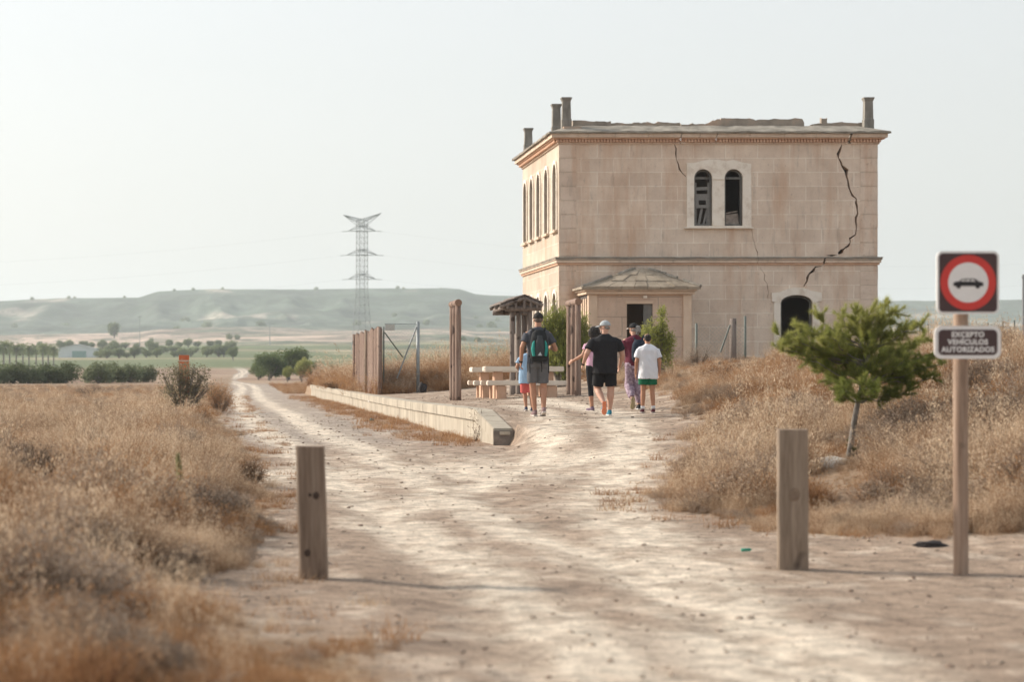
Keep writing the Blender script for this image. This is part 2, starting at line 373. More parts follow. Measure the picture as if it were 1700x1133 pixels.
def blades(n, rad, hmin, hmax, w, lean, head=0, hw=.01, seed=0, segs=3, droop=.25):
    rr.seed(seed); V = []; Fc = []; tone = []
    for _ in range(n):
        a = rr.uniform(0, 2*PI); r0 = rad*math.sqrt(rr.random()); x, y = math.cos(a)*r0, math.sin(a)*r0
        la = rr.uniform(0, 2*PI); l = lean*rr.random()**.7; hh = rr.uniform(hmin, hmax); wa = rr.uniform(0, PI); ww = w*rr.uniform(.6, 1.3)
        dx, dy = math.cos(la)*l, math.sin(la)*l; wx, wy = math.cos(wa)*ww, math.sin(wa)*ww; b = len(V); tn = rr.random()
        for k in range(segs+1):
            t = k/segs; z = hh*(t-droop*l*t**3); xx = x+dx*hh*t**1.7; yy = y+dy*hh*t**1.7; s = (1-t)*.85+.15
            V += [(xx-wx*s, yy-wy*s, z), (xx+wx*s, yy+wy*s, z)]; tone += [tn, tn]
        for k in range(segs): Fc.append((b+2*k, b+2*k+1, b+2*k+3, b+2*k+2))
        tip = (xx, yy, z)
        for q in range(head if rr.random() < .8 else 0):
            t = rr.uniform(-.28, .03)*hh; ox, oy = rr.gauss(0, hw*1.4), rr.gauss(0, hw*1.4); b = len(V); s = hw*rr.uniform(.4, 1)
            px_, py_, pz = tip[0]+ox+dx*t, tip[1]+oy+dy*t, tip[2]+t
            u = Vector((rr.gauss(0,1), rr.gauss(0,1), rr.gauss(0,1))).normalized()*s; v_ = Vector((rr.gauss(0,.5), rr.gauss(0,.5), 1)).normalized()*s*1.8
            for q1, q2 in ((-.5,0),(0,-1),(.5,0),(0,1)): V.append((px_+u.x*q1+v_.x*q2, py_+u.y*q1+v_.y*q2, pz+u.z*q1+v_.z*q2)); tone.append(1.2+rr.random()*.5)
            Fc.append((b, b+1, b+2, b+3))
    return V, Fc, tone
def twigs(n, rad, hh, w, seed=0, leaf=0, lw=.012, up=.6, depth=3):
    rr.seed(seed); V = []; Fc = []; tone = []
    def seg(p, d, L, w_, lev):
        q = p+d*L; s = d.cross(Vector((rr.gauss(0,1), rr.gauss(0,1), rr.gauss(0,1)))).normalized()*w_; b = len(V)
        V.extend([tuple(p-s), tuple(p+s), tuple(q+s*.6), tuple(q-s*.6)]); Fc.append((b,b+1,b+2,b+3)); tone.extend([.2]*4)
        if lev <= 0:
            for _ in range(leaf):
                c = p+d*L*rr.random()+Vector((rr.gauss(0,lw), rr.gauss(0,lw), rr.gauss(0,lw))); u = Vector((rr.gauss(0,1), rr.gauss(0,1), rr.gauss(0,1))).normalized()*lw; v_ = u.orthogonal().normalized()*lw*.6; b = len(V)
                V.extend([tuple(c-u), tuple(c-v_), tuple(c+u), tuple(c+v_)]); Fc.append((b,b+1,b+2,b+3)); tone.extend([1+rr.random()]*4)
            return
        for _ in range(3):
            dd = (d+Vector((rr.gauss(0,.55), rr.gauss(0,.55), rr.gauss(.08,.4)))).normalized(); seg(q, dd, L*rr.uniform(.6,.9), w_*.65, lev-1)
    for _ in range(n):
        a = rr.uniform(0, 2*PI); e = rr.uniform(.1, 1.0)
        d = Vector((math.cos(a)*e, math.sin(a)*e, up*rr.uniform(.5,1.4))).normalized()
        seg(Vector((math.cos(a)*rad*.15*rr.random(), math.sin(a)*rad*.15*rr.random(), 0)), d, hh*.36, w, depth)
    return V, Fc, tone
straw = leafmat('straw grass', [(.30,(.12,.066,.036)),(.45,(.22,.128,.070)),(.60,(.345,.215,.125)),(.86,(.68,.54,.39))], .8, .35)
rust = leafmat('rusty grass', [(.3,(.10,.045,.026)),(.5,(.235,.112,.052)),(.78,(.43,.25,.125))], .8, .35)
scrubm = leafmat('grey scrub', [(.3,(.095,.068,.048)),(.5,(.19,.14,.10)),(.8,(.40,.31,.235))], 1.0, .15)
fine1 = proto('fine grass', *blades(95, .17, .14, .42, .0022, .75, 5, .0075, 1)[:2], [straw], tone=blades(95, .17, .14, .42, .0022, .75, 5, .0075, 1)[2])
def bp(name, m, *a, **k):
    V, Fc, tn = blades(*a, **k); return proto(name, V, Fc, [m], tone=tn)
def tp(name, m, *a, **k):
    V, Fc, tn = twigs(*a, **k); return proto(name, V, Fc, [m], tone=tn)
protos = [fine1,
  bp('a fine grass', straw, 110, .16, .10, .34, .0024, .95, 4, .007, seed=2),
  bp('b low grass', straw, 140, .20, .05, .18, .0028, 1.1, 0, seed=3),
  bp('c rusty grass', rust, 90, .15, .12, .38, .0026, .8, 6, .008, seed=4),
  bp('d rusty grass', rust, 120, .2, .08, .26, .003, 1.0, 3, .008, seed=5),
  tp('e scrub', scrubm, 16, .2, .36, .0032, seed=6, leaf=4, lw=.006),
  tp('f scrub', scrubm, 20, .2, .26, .003, seed=7, leaf=5, lw=.006, up=.4),
  bp('g tall oats', straw, 26, .12, .32, .62, .0022, .5, 12, .009, seed=8)]
protos[0].name = '0 fine grass'
def grass_points(n, xr, yr, yw, accept):
    Y = yr[0]+(yr[1]-yr[0])*RNG.random(n)**yw; X = xr[0](Y)+(xr[1](Y)-xr[0](Y))*RNG.random(n)
    k = RNG.random(n) < accept(X, Y); return X[k], Y[k]
def plant(name, X, Y, label, far=1.0, hs=1.0, only=None):
    n = len(X); Z = H(X, Y, False)-.01
    pa = fbm(X, Y, .55, 3, 61)*.5+.5; pb = fbm(X, Y, .9, 3, 63)*.5+.5; pc = fbm(X, Y, .35, 3, 65)*.5+.5; u = RNG.random(n)
    idx = np.where(u < .5, 0, 1)
    idx = np.where(pa > .53, np.where(u < .5, 3, 4), idx); idx = np.where((pb > .62) & (u < .5), np.where(u < .35, 5, 6), idx); idx = np.where(RNG.random(n) < .04, 5, idx)
    idx = np.where((pc < .42) & (u < .5), 2, idx); idx = np.where(RNG.random(n) < .07, 7, idx)
    if only: idx = np.array(only)[RNG.integers(0, len(only), n)]
    s = (.5+.75*RNG.random(n)**1.4)*(.42+1.05*sstep(.28,.72,fbm(X, Y, .9, 3, 67)*.5+.5))*hs*far*1.0
    sc = np.stack([s*np.where(far>1,1.5,1.1), s*np.where(far>1,1.5,1.1), s], -1); rot = np.stack([RNG.normal(0,.12,n), RNG.normal(0,.12,n), RNG.random(n)*2*PI], -1)
    return scatter(name, protos, np.stack([X,Y,Z],-1), rot, sc, idx, label, 'grass')
def keepout(X, Y):
    r = np.ones_like(X)
    for px_, Y0, Y1, w, f in ((1398,24.5,30.15,50,.24),(1350,26,29,40,.4),(56,21.5,28.2,85,.38),(66,38,43,50,.5),(205,38,43,45,.5),(300,62,76,45,.25),(1200,52,75,80,.45),(1320,60,80,60,.45),(725,86,93,60,.5),(655,86,95,50,.5)):
        r = np.where((np.abs(VX+X*F/Y-px_) < w) & (Y > Y0) & (Y < Y1), r*f, r)
    return r
def cond_left(X, Y): return (veg_mask(X, Y)*(X < 3)*(.22+.78*sstep(-.28,.05,fbm(X, Y, .75, 3, 81)))).clip(0,1)
Xa, Ya = grass_points(26000, (lambda Y: -.105*Y-1.6, lambda Y: XL(Y)+.8), (10.5, 62), 1.25, cond_left)
Xb, Yb = grass_points(15000, (lambda Y: -.105*Y-3, lambda Y: XL(Y)+.8), (62, 150), 1.1, cond_left)
Xc, Yc = grass_points(5000, (lambda Y: -.105*Y-4, lambda Y: XL(Y)), (150, 215), 1.1, cond_left)
X_ = np.concatenate([Xa,Xb,Xc]); Y_ = np.concatenate([Ya,Yb,Yc]); fr = 1+sstep(60,150,Y_)*.35
edge = sstep(.2, -1.3, X_-XL(Y_))*.78+.24
plant('dry_grass', X_, Y_, 'dry straw and rust coloured grass filling the field left of the track', fr, keepout(X_,Y_)*edge*np.interp(Y_, [10,22,40,60,80,120,215], [.95,1.1,1.0,.8,.62,.45,.28]))
def cond_right(X, Y): return (veg_mask(X, Y)*(X > 4)*(Y > 20)*(.3+.7*sstep(-.3,.0,fbm(X, Y, .7, 3, 83)))).clip(0,1)
Xa, Ya = grass_points(30000, (lambda Y: 4.0+Y*0, lambda Y: .33*Y+1.5), (20.3, 62), 1.05, cond_right)
Xb, Yb = grass_points(5000, (lambda Y: 9+Y*0, lambda Y: .33*Y+1.5), (62, 80), 1, cond_right)
X_ = np.concatenate([Xa,Xb]); Y_ = np.concatenate([Ya,Yb])
plant('dry_grass', X_, Y_, 'dry golden grass and brush covering the bank below the stone building', 1.0+0*Y_, keepout(X_,Y_)*(.45+.5*sstep(0, 1.0, X_-XG(Y_)))*np.interp(Y_,[20,45,60],[1.2,1.1,.8]))
Xa, Ya = grass_points(3800, (lambda Y: 2.6+.004*Y, lambda Y: .11*Y), (156, 250), 1, lambda X, Y: np.ones_like(X))
plant('dry_grass', Xa, Ya, 'low rusty grass beyond the far end of the platform right of the track', 1.4+0*Ya, .6+0*Ya, only=[3,4,3,1])
# weeds behind the fences on the old platform
Xa, Ya = grass_points(5200, (lambda Y: 5.0+Y*0, lambda Y: 11.5+Y*0), (84, 150), 1, lambda X, Y: np.where((Y < 92) & (fbm(X,Y,.6,3,71) < -.02), 0, 1))
plant('dry_grass', Xa, Ya, 'tall brown weeds standing behind the wire gate on the platform', 1.6+0*Ya, keepout(Xa,Ya)*(.95+.25*sstep(86,100,Ya)), only=[3,3,4,2,7])
# sparse weeds on the bare ground: verge below the platform, shoulders of the track
def vm2(X, Y): return .16*np.exp(-((X-3.75)/.55)**2)*sstep(39,44,Y)+.03*(X<.9)*(X>XL(Y))+.10*sstep(.9,.0,XG(Y)-X)*(XG(Y)<20)+.22*np.exp(-((X-4.28)/.12)**2)*(Y>41.5)
Xa, Ya = grass_points(26000, (lambda Y: XL(Y), lambda Y: np.where(Y > 41, 4.36, np.minimum(XG(Y), 7))), (13, 140), 1.6, vm2)
n = len(Xa); pr2 = [bp('a weed', rust, 50, .12, .03, .12, .003, 1.2, 2, .006, seed=12), bp('b weed', straw, 60, .14, .03, .1, .003, 1.3, 0, seed=13), bp('c weed', rust, 40, .2, .02, .08, .0025, 1.4, 1, .005, seed=14)]
scatter('sparse_weeds', pr2, np.stack([Xa,Ya,H(Xa,Ya,False)-.005],-1), np.stack([0*Xa,0*Xa,RNG.random(n)*6.3],-1), np.repeat((.6+.9*RNG.random((n,1))),3,1), RNG.integers(0,3,n), 'small scattered dry weeds on the bare verge below the platform edge', 'weeds')
# pebbles and clods
def stone(name, seed, m):
    bm = bmesh.new(); bmesh.ops.create_icosphere(bm, subdivisions=2, radius=1)
    for v in bm.verts:
        v.co *= 1+.45*mnoise.noise(v.co*1.1+Vector((seed*5,0,0))); v.co.z *= .6
    me = bpy.data.meshes.new(name); bm.to_mesh(me); bm.free(); me.materials.append(m); return bpy.data.objects.new(name, me)
stm = nmat('field stone', [(.3,(.22,.165,.125)),(.7,(.46,.38,.30))], 1.7, 3, .9, .3, coord='world')
stm2 = nmat('dark clod', [(.3,(.12,.08,.06)),(.7,(.24,.17,.125))], 1.7, 3, .9, .3, coord='world')
sts = [stone('a stone', 1, stm), stone('b stone', 2, stm), stone('c clod', 3, stm2)]
n = 8000; Y_ = 12+60*RNG.random(n)**1.5; X_ = -0.3+9.0*RNG.random(n); k = (veg_mask(X_,Y_) < .35) & ~((Y_ > 40.5) & (X_ > 4.2) & (X_ < 4.9)) & (RNG.random(n) < .45+.75*(1-tracks(X_,Y_)))
X_, Y_ = X_[k], Y_[k]; n = len(X_); s = (.004+.018*RNG.random(n)**6+.004*RNG.random(n))*np.interp(Y_,[12,40,60],[.9,1.15,1.3])
scatter('loose_stones', sts, np.stack([X_,Y_,H(X_,Y_)+s*.15],-1), RNG.random((n,3))*np.array([.5,.5,6.3]), np.stack([s*(.8+.6*RNG.random(n)),s,s*.9],-1), np.where(RNG.random(n)<.16,2,RNG.integers(0,2,n)), 'small loose stones and clods strewn over the dirt track', 'stones')
# ---------------- the old station building
def ashlar(name, side, c1, c2, cm, bw=1.18, rh=.52, off=(0,0), stain=.6, moff=.5):
    m, nt, p, out = _nodes(name); geo = nt.nodes.new('ShaderNodeNewGeometry')
    sx = nt.nodes.new('ShaderNodeSeparateXYZ'); nt.links.new(geo.outputs['Position'], sx.inputs[0])
    cx = nt.nodes.new('ShaderNodeCombineXYZ'); nt.links.new(sx.outputs[1 if side else 0], cx.inputs[0]); nt.links.new(sx.outputs[2], cx.inputs[1])
    mp = nt.nodes.new('ShaderNodeMapping'); mp.inputs['Location'].default_value = (off[0], off[1], 0); nt.links.new(cx.outputs[0], mp.inputs[0])
    v = mp.outputs[0]; wp = coords(nt, 'world')
    # slightly wandering joints
    nz = nt.nodes.new('ShaderNodeTexNoise'); nz.inputs['Scale'].default_value = 1.5; nt.links.new(wp, nz.inputs['Vector'])
    vm_ = nt.nodes.new('ShaderNodeVectorMath'); vm_.operation = 'MULTIPLY_ADD'; nt.links.new(nz.outputs[1], vm_.inputs[0]); vm_.inputs[1].default_value = (.06,.03,0); nt.links.new(v, vm_.inputs[2])
    br = nt.nodes.new('ShaderNodeTexBrick'); nt.links.new(vm_.outputs[0], br.inputs['Vector'])
    br.inputs['Scale'].default_value = 1; br.inputs['Brick Width'].default_value = bw; br.inputs['Row Height'].default_value = rh; br.inputs['Mortar Size'].default_value = .022; br.inputs['Mortar Smooth'].default_value = .6
    br.inputs['Bias'].default_value = 0; br.offset = moff
    br.inputs['Color1'].default_value = (*c1,1); br.inputs['Color2'].default_value = (*c2,1); br.inputs['Mortar'].default_value = (*cm,1)
    c = br.outputs[0]
    c = mixc(nt, 1, c, ramp(nt, noise_n(nt, wp, .9, 6, .65), [(.3,(.84,.80,.78)),(.7,(1.1,1.1,1.1))]), 'MULTIPLY')
    st = coords(nt, 'world', (1.6,1.6,.22))
    s = ramp(nt, noise_n(nt, st, 1.0, 5, .6), [(.52,0),(.72,stain)])
    c = mixc(nt, s, c, (.56,.34,.21))
    s2 = ramp(nt, noise_n(nt, coords(nt,'world',(3,3,.5)), 1.3, 6, .7), [(.56,0),(.75,stain*.75)])
    c = mixc(nt, s2, c, (.24,.21,.185))
    pit = ramp(nt, noise_n(nt, wp, 9, 5, .75), [(.30,.62),(.42,1)])
    c = mixc(nt, .8, c, pit, 'MULTIPLY')
    nt.links.new(c, p.inputs['Base Color']); p.inputs['Roughness'].default_value = .92; p.inputs['Specular IOR Level'].default_value = .15
    h = math_n(nt, 'ADD', math_n(nt, 'MULTIPLY', br.outputs[1], .5), math_n(nt, 'MULTIPLY', noise_n(nt, wp, 12, 6, .7), .8))
    bump(nt, p, h, .5, .02); return m
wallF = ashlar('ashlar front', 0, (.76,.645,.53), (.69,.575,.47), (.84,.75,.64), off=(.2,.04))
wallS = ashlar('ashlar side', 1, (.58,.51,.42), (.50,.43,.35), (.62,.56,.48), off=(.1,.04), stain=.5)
plas = nmat('pale plaster surround', [(.3,(.66,.57,.47)),(.5,(.84,.77,.67)),(.75,(.88,.82,.73))], 3, 6, .9, .5, 14, coord='world')
trimm = nmat('weathered cornice stone', [(.3,(.40,.31,.24)),(.42,(.62,.49,.38)),(.7,(.74,.60,.48))], 1.6, 6, .9, .4, 14, coord='world', stretch=(1.6,1.6,.8))
peach = nmat('terracotta dentils', [(.3,(.56,.34,.23)),(.7,(.70,.48,.34))], 3, 5, .9, .3, 12, coord='world')
ledge = nmat('lichen grey roof', [(.3,(.16,.145,.12)),(.5,(.28,.255,.215)),(.72,(.42,.38,.32))], 1.8, 7, .95, .7, 12, coord='world')
rubble = nmat('broken parapet masonry', [(.32,(.24,.21,.175)),(.5,(.38,.32,.26)),(.68,(.54,.38,.28))], 1.1, 6, .95, .8, 9, coord='world')
greyw = nmat('grey weathered wood', [(.3,(.10,.10,.095)),(.7,(.22,.215,.20))], 4, 5, .85, .4, 20, coord='world', stretch=(1,1,.15))
inner = plain('inside painted in shade', (.10,.085,.075), .95)  # gloom of the unlit rooms and porch is put into this colour
chm = nmat('chimney render', [(.3,(.16,.15,.13)),(.6,(.27,.255,.225)),(.8,(.36,.32,.26))], 3, 6, .9, .4, 16, coord='world', stretch=(1.5,1.5,.5))

YF = 89.0; X0 = XP(928,YF); X1 = XP(1457,YF); YB = 100.2; ZT = ZP(238,YF); Z0 = .9
def q(px, py, Y=YF): return (XP(px,Y), ZP(py,Y))
def arch(xc, hw, z0, zs, rise, n=10):
    return [(xc+hw, z0), (xc+hw, zs)]+[(xc+hw*math.cos(PI*k/n), zs+rise*math.sin(PI*k/n)) for k in range(1,n)]+[(xc-hw, zs), (xc-hw, z0)]
def crack(pts, w, seed=0, Y=YF, fat=()):
    rnd = random.Random(seed); pp = [Vector(q(*a, Y)) for a in pts]; den = [pp[0]]
    for a, b in zip(pp, pp[1:]):
        k = max(1, int((b-a).length/.13))
        for i in range(1, k+1): den.append(a.lerp(b, i/k)+(Vector((rnd.gauss(0,.032), rnd.gauss(0,.012))) if i < k else Vector((rnd.gauss(0,.012),0))))
    L = []; Rr = []
    for i, a in enumerate(den):
        ww = w*rnd.uniform(.3,1.5)*(.35 if i in (0, len(den)-1) else 1); ww += sum(f_*math.exp(-((a-Vector(q(fx_,fy_,Y))).length/.13)**2) for fx_, fy_, f_ in fat); d = den[min(i+1,len(den)-1)]-den[max(i-1,0)]; nrm = Vector((d.y,-d.x)).normalized()
        L.append(tuple(a-nrm*ww/2)); Rr.append(tuple(a+nrm*ww/2))
    return L+Rr[::-1]
B = empty('station_building', ((X0+X1)/2, YF, 1.5), label='two storey abandoned stone station house with cracked front wall', cat='building')
B.rotation_euler = (0,0,0)
Binv = Matrix.Translation(B.location).inverted()
def bpart(name, bm, m, parent=None, smooth=False, bevel=0):
    par = parent or B
    for v in bm.verts: v.co = v.co - B.location
    return bmobj(name, bm, m, par, smooth, bevel)
wl_, wr_ = XP(1167,YF), XP(1217.5,YF); whw = 15.5*YF/F; wz0 = ZP(375,YF); wzs = ZP(296,YF)
dxc = XP(1322,YF); dhw = 27*YF/F; dz0 = 1.2; dzs = ZP(503,YF)
c1 = crack([(1119.5,239.5),(1122,255),(1126,272),(1133,288),(1139,293)], .05, 1)
c2 = crack([(1398,239.5),(1393,250),(1392,262),(1398,275),(1406,283),(1408,300),(1411,316),(1421,330),(1424,355),(1422,375),(1420,390),(1408,408),(1398,418),(1391.5,421.5)], .06, 2, fat=((1406,284,.13),(1395,420,.09),(1392,256,.03)))
c2c = crack([(1389.5,423),(1382,424.5),(1371,424)], .05, 9)
c3 = crack([(1364,442),(1354,443.5),(1343,455),(1339,467),(1334,476)], .07, 3)
c4 = crack([(1247.5,380),(1250,395),(1254,412),(1257,425)], .022, 4)
c5 = crack([(1262,441),(1270,458),(1275,478),(1276,500)], .018, 5)
c2b = crack([(1372,426.5),(1368,434),(1365,440.3)], .07, 8)
spall = [q(1403,278),(q(1408,276)),(q(1411,284)),(q(1410,292)),(q(1405,290))]
front = plate([(X0,Z0),(X1,Z0),(X1,ZT),(X0,ZT)], [arch(wl_,whw,wz0,wzs,whw,12), arch(wr_,whw,wz0,wzs,whw,12), arch(dxc,dhw,dz0,dzs,.30,8), c1, c2, c2b, c2c, c3, c4, c5], .45, MF(YF))
bpart('front_wall', front, wallF)
sw = []; gw = []
ys = [YF*(538/d_) for d_ in (532,518,505,493.5,483)]
for y in ys:
    sw.append(arch(y, .52, 6.72, 8.66, .52, 10)); gw.append(arch(y, .52, 2.0, 3.95, .42, 10))
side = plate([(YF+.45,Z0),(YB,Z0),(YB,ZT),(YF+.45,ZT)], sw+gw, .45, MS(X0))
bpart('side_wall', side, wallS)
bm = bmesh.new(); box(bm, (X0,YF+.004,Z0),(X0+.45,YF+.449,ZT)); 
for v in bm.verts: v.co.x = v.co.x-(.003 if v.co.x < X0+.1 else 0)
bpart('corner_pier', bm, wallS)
bm = bmesh.new(); box(bm, (X0+.45,YB-.45,Z0),(X1-.45,YB,ZT)); box(bm, (X1-.45,YF+.45,Z0),(X1,YB,ZT)); bpart('rear_wall', bm, wallS)
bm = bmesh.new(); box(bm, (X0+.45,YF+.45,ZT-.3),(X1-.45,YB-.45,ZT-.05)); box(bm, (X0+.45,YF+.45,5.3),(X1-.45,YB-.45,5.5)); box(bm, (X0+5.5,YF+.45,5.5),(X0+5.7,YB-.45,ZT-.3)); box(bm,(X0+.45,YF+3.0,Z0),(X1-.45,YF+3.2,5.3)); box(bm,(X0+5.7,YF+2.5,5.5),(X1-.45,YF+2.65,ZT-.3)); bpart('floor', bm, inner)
# corner quoins: slightly proud pilasters at both ends, jointed blocks
def quoin(x0, x1, name='quoin_strip'):
    for (za, zb) in ((1.2, ZP(441,YF)-.02), (ZP(426,YF)+.02, ZT-.01)):
        bm = bmesh.new()
        n = max(1, round((zb-za)/.52)); h = (zb-za)/n
        for i in range(n):
            j = random.uniform(-.006,.010); vs = box(bm, (x0-.001, YF-.018-j*.6, za+i*h+.004), (x1+random.uniform(-.01,.01), YF-.003, za+(i+1)*h-.004))
        bpart(name, bm, wallQ, bevel=.004)
wallQ = ashlar('ashlar quoin', 0, (.75,.63,.52), (.70,.58,.475), (.62,.52,.42), bw=4, rh=.52, off=(0,.04), stain=.75)
quoin(X0, XP(957,YF)); quoin(XP(1428,YF), X1)
# string course, with the crack running through it as a gap
def band_run(name, z0, z1, dep, mat, gaps, lo=X0, hi=X1, Y=YF, side=True, parent=None, seed=0):
    bm = bmesh.new(); xs = [lo-dep]+sum([[g-w/2, g+w/2] for g, w in gaps], [])+[hi+dep]; rnd = random.Random(seed)
    for a, b in zip(xs[::2], xs[1::2]):
        sl_ = .03
        vs = box(bm, (a, Y-dep, z0), (b, Y-.002, z1))
        for i in (0,3,4,7):
            if a != xs[0]: vs[i].co.x += (-sl_ if i < 4 else sl_)
        for i in (1,2,5,6):
            if b != xs[-1]: vs[i].co.x += (-sl_ if i < 4 else sl_)
    if side: box(bm, (lo-dep, Y+.001, z0), (lo-.002, YB+dep, z1)); 
    box(bm, (hi+.002, Y+.001, z0), (hi+dep, YB+dep, z1)); box(bm, (lo, YB+.002, z0),(hi, YB+dep, z1))
    return bpart(name, bm, mat, parent, bevel=0)
bgap = [(XP(1257.5,YF),.02),(XP(1367.5,YF),.07)]
sc_ = band_run('string_course', ZP(429,YF), ZP(427,YF), .16, ledge, bgap, seed=1); band_run('string_course', ZP(431.9,YF), ZP(429.1,YF), .14, rubble, bgap, seed=4)
band_run('string_course', ZP(436.5,YF), ZP(432.2,YF), .11, trimm, bgap, seed=2)
band_run('string_course', ZP(440,YF), ZP(436.7,YF), .06, peach, bgap, seed=3)
cg = [(XP(1129,YF),.03),(XP(1188,YF),.025),(XP(1409.5,YF),.09)]
zc = lambda py: ZP(py, YF)
band_run('cornice_frieze', zc(239.3), zc(236.6), .06, trimm, cg)
# dentils
bm = bmesh.new(); z0_, z1_ = zc(236.4), zc(231.6); pt = .115
x = X0-.1
while x < X1+.1:
    if all(abs(x+.035-g) > .08 for g, w in cg): box(bm, (x, YF-.17, z0_), (x+.07, YF-.002, z1_))
    x += pt
y = YF+.05
while y < YB: box(bm, (X0-.17, y, z0_), (X0-.002, y+.075, z1_)); y += pt
bpart('dentil_row', bm, peach)
band_run('cornice_frieze', z0_+.001, z1_-.001, .07, peach, cg)
band_run('cornice', zc(231.4), zc(229.3), .22, peach, cg)
band_run('cornice', zc(229.1), zc(222.6), .30, trimm, [(XP(a,YF),.012) for a in (975,1020,1075)]+cg[:1]+[(XP(1160,YF),.012)]+cg[1:2]+[(XP(a,YF),.012) for a in (1243,1300,1352)]+cg[2:])
# roof: weathered ledge sloping up and back from the eaves, hipped low
def roof_slab(name, lo, hi, zl, inset, zh, m, th=.07, jag=.03, seed=3):
    bm = bmesh.new(); rnd = random.Random(seed)
    (xa, ya), (xb, yb) = lo, hi
    def ring(xa, ya, xb, yb, z, n=44, j=0):
        pts = []
        for (p0, p1) in (((xa,ya),(xb,ya)),((xb,ya),(xb,yb)),((xb,yb),(xa,yb)),((xa,yb),(xa,ya))):
            for k in range(n):
                t = k/n; pts.append((p0[0]+(p1[0]-p0[0])*t+rnd.uniform(-j,j)*.6, p0[1]+(p1[1]-p0[1])*t+rnd.uniform(-j,j)*.6, z+rnd.uniform(-j,j)*.5))
        return [bm.verts.new(p) for p in pts]
    r = [ring(xa,ya,xb,yb,zl,j=jag), ring(xa,ya,xb,yb,zl+th,j=jag), ring(xa+inset,ya+inset,xb-inset,yb-inset,zh,j=jag), ring(xa+inset+.05,ya+inset+.05,xb-inset-.05,yb-inset-.05,zl+.01,j=0)]
    n = len(r[0])
    for k in range(4):
        a, b = r[k], r[(k+1)%4]
        for i in range(n): bm.faces.new((a[i], a[(i+1)%n], b[(i+1)%n], b[i]))
    bmesh.ops.recalc_face_normals(bm, faces=bm.faces)
    return bm
rf = bpart('roof', roof_slab('r', (X0-.40,YF-.40), (X1+.40,YB+.40), zc(222.4), 1.0, zc(210.5)+.10, ledge), ledge)
bm = bmesh.new(); box(bm, (X0+.2,YF+.2,ZT-.04),(X1-.2,YB-.2,ZT+.12)); bpart('roof_deck', bm, ledge, rf)
# broken parapet stumps, ragged top line taken from the photograph
def ragged(pts, y, th, z0, seed, step=.16):
    rnd = random.Random(seed); xs = [p[0] for p in pts]; zs = [p[1]+.05 for p in pts]; out = [(xs[0], z0)]
    x = xs[0]
    while x < xs[-1]:
        z = np.interp(x, xs, zs)+rnd.uniform(-.03,.025); out.append((x, z)); 
        if rnd.random() < .35: out.append((x+.01, z+rnd.uniform(-.05,.03)))
        x += step*rnd.uniform(.5,1.6)
    out += [(xs[-1], zs[-1]), (xs[-1]+.005, z0)]
    return plate(out, [], th, MF(y))
Yp = 90.0
def qq(px, py): return (XP(px,Yp), ZP(py,Yp))
for k, (pts, y, th) in enumerate([
  ([(950,203.5),(1013,204.5)], 89.8, .35), ([(1013,206.5),(1062,206.5),(1128,206)], 89.9, .3),
  ([(1128,209),(1152,210),(1176,209.5)], 89.7, .6), ([(1165,211),(1183,202),(1192,199),(1198,206)], 89.75, .5), ([(1196,199.5),(1268,200.5),(1330,199),(1334,206)], 89.9, .35),
  ([(1346,209),(1352,207),(1375,206.5),(1408,205.5),(1432,207.5)], 89.8, .4), ([(1362,198.5),(1371.5,198.5)], 89.85, .25)]):
    zz = zc(214)
    bm = ragged([qq(*a) for a in pts], y, th, zz, k+20); bpart('parapet_stump', bm, rubble)
bm = ragged([(90.6,zc(206)),(94,zc(205)),(96.5,zc(208)),(99,zc(206))], 0, .35, zc(216), 77)
for v in bm.verts: v.co = Vector((X0+1.0+v.co.y, v.co.x, v.co.z))
bmesh.ops.recalc_face_normals(bm, faces=bm.faces); bpart('parapet_stump', bm, rubble)
bm = bmesh.new(); box(bm, (X0+1.0,98.9,ZT),(X1-1,99.25,zc(207))); bpart('parapet_stump', bm, rubble)
# chimneys: tapering shaft, moulded foot and flared cap
def chimney(x, y, zt, w=.34):
    zb = zc(213); bm = bmesh.new(); h = zt-zb
    prof = [(w*.53,0),(w*.53,.36),(w*.47,.40),(w*.46,h*.5),(w*.43,h-.16),(w*.47,h-.12),(w*.55,h-.05),(w*.57,h-.045),(w*.57,h)]
    rings = []
    for r_, z in prof: rings.append([bm.verts.new((x+sx*r_, y+sy*r_, zb+z)) for sx, sy in ((-1,-1),(1,-1),(1,1),(-1,1))])
    for a, b in zip(rings, rings[1:]):
        for i in range(4): bm.faces.new((a[i], a[(i+1)%4], b[(i+1)%4], b[i]))
    bm.faces.new(rings[0][::-1])
    top = rings[-1]; inn = [bm.verts.new((x+sx*w*.4, y+sy*w*.4, zb+h)) for sx, sy in ((-1,-1),(1,-1),(1,1),(-1,1))]; dn = [bm.verts.new((v.co.x, v.co.y, zb+h-.4)) for v in inn]
    for i in range(4): bm.faces.new((top[i], top[(i+1)%4], inn[(i+1)%4], inn[i])); bm.faces.new((inn[i], inn[(i+1)%4], dn[(i+1)%4], dn[i]))
    bm.faces.new(dn[::-1]); bmesh.ops.recalc_face_normals(bm, faces=bm.faces)
    c = bpart('chimney', bm, chm, rf, bevel=.008); return c
chimney(XP(940,89.5), 89.5, ZP(162,89.5)); chimney(XP(923.5,92.3), 92.3, ZP(173,92.3)); chimney(XP(877,99.6), 99.6, ZP(213,99.6)); chimney(XP(1441,89.5), 89.5, ZP(162,89.5))
# small corner blocks beneath the front chimneys
bm = bmesh.new(); box(bm,(X0+.18,YF+.05,zc(216)),(X0+.85,YF+.9,zc(209.5))); bpart('parapet_stump', bm, rubble)
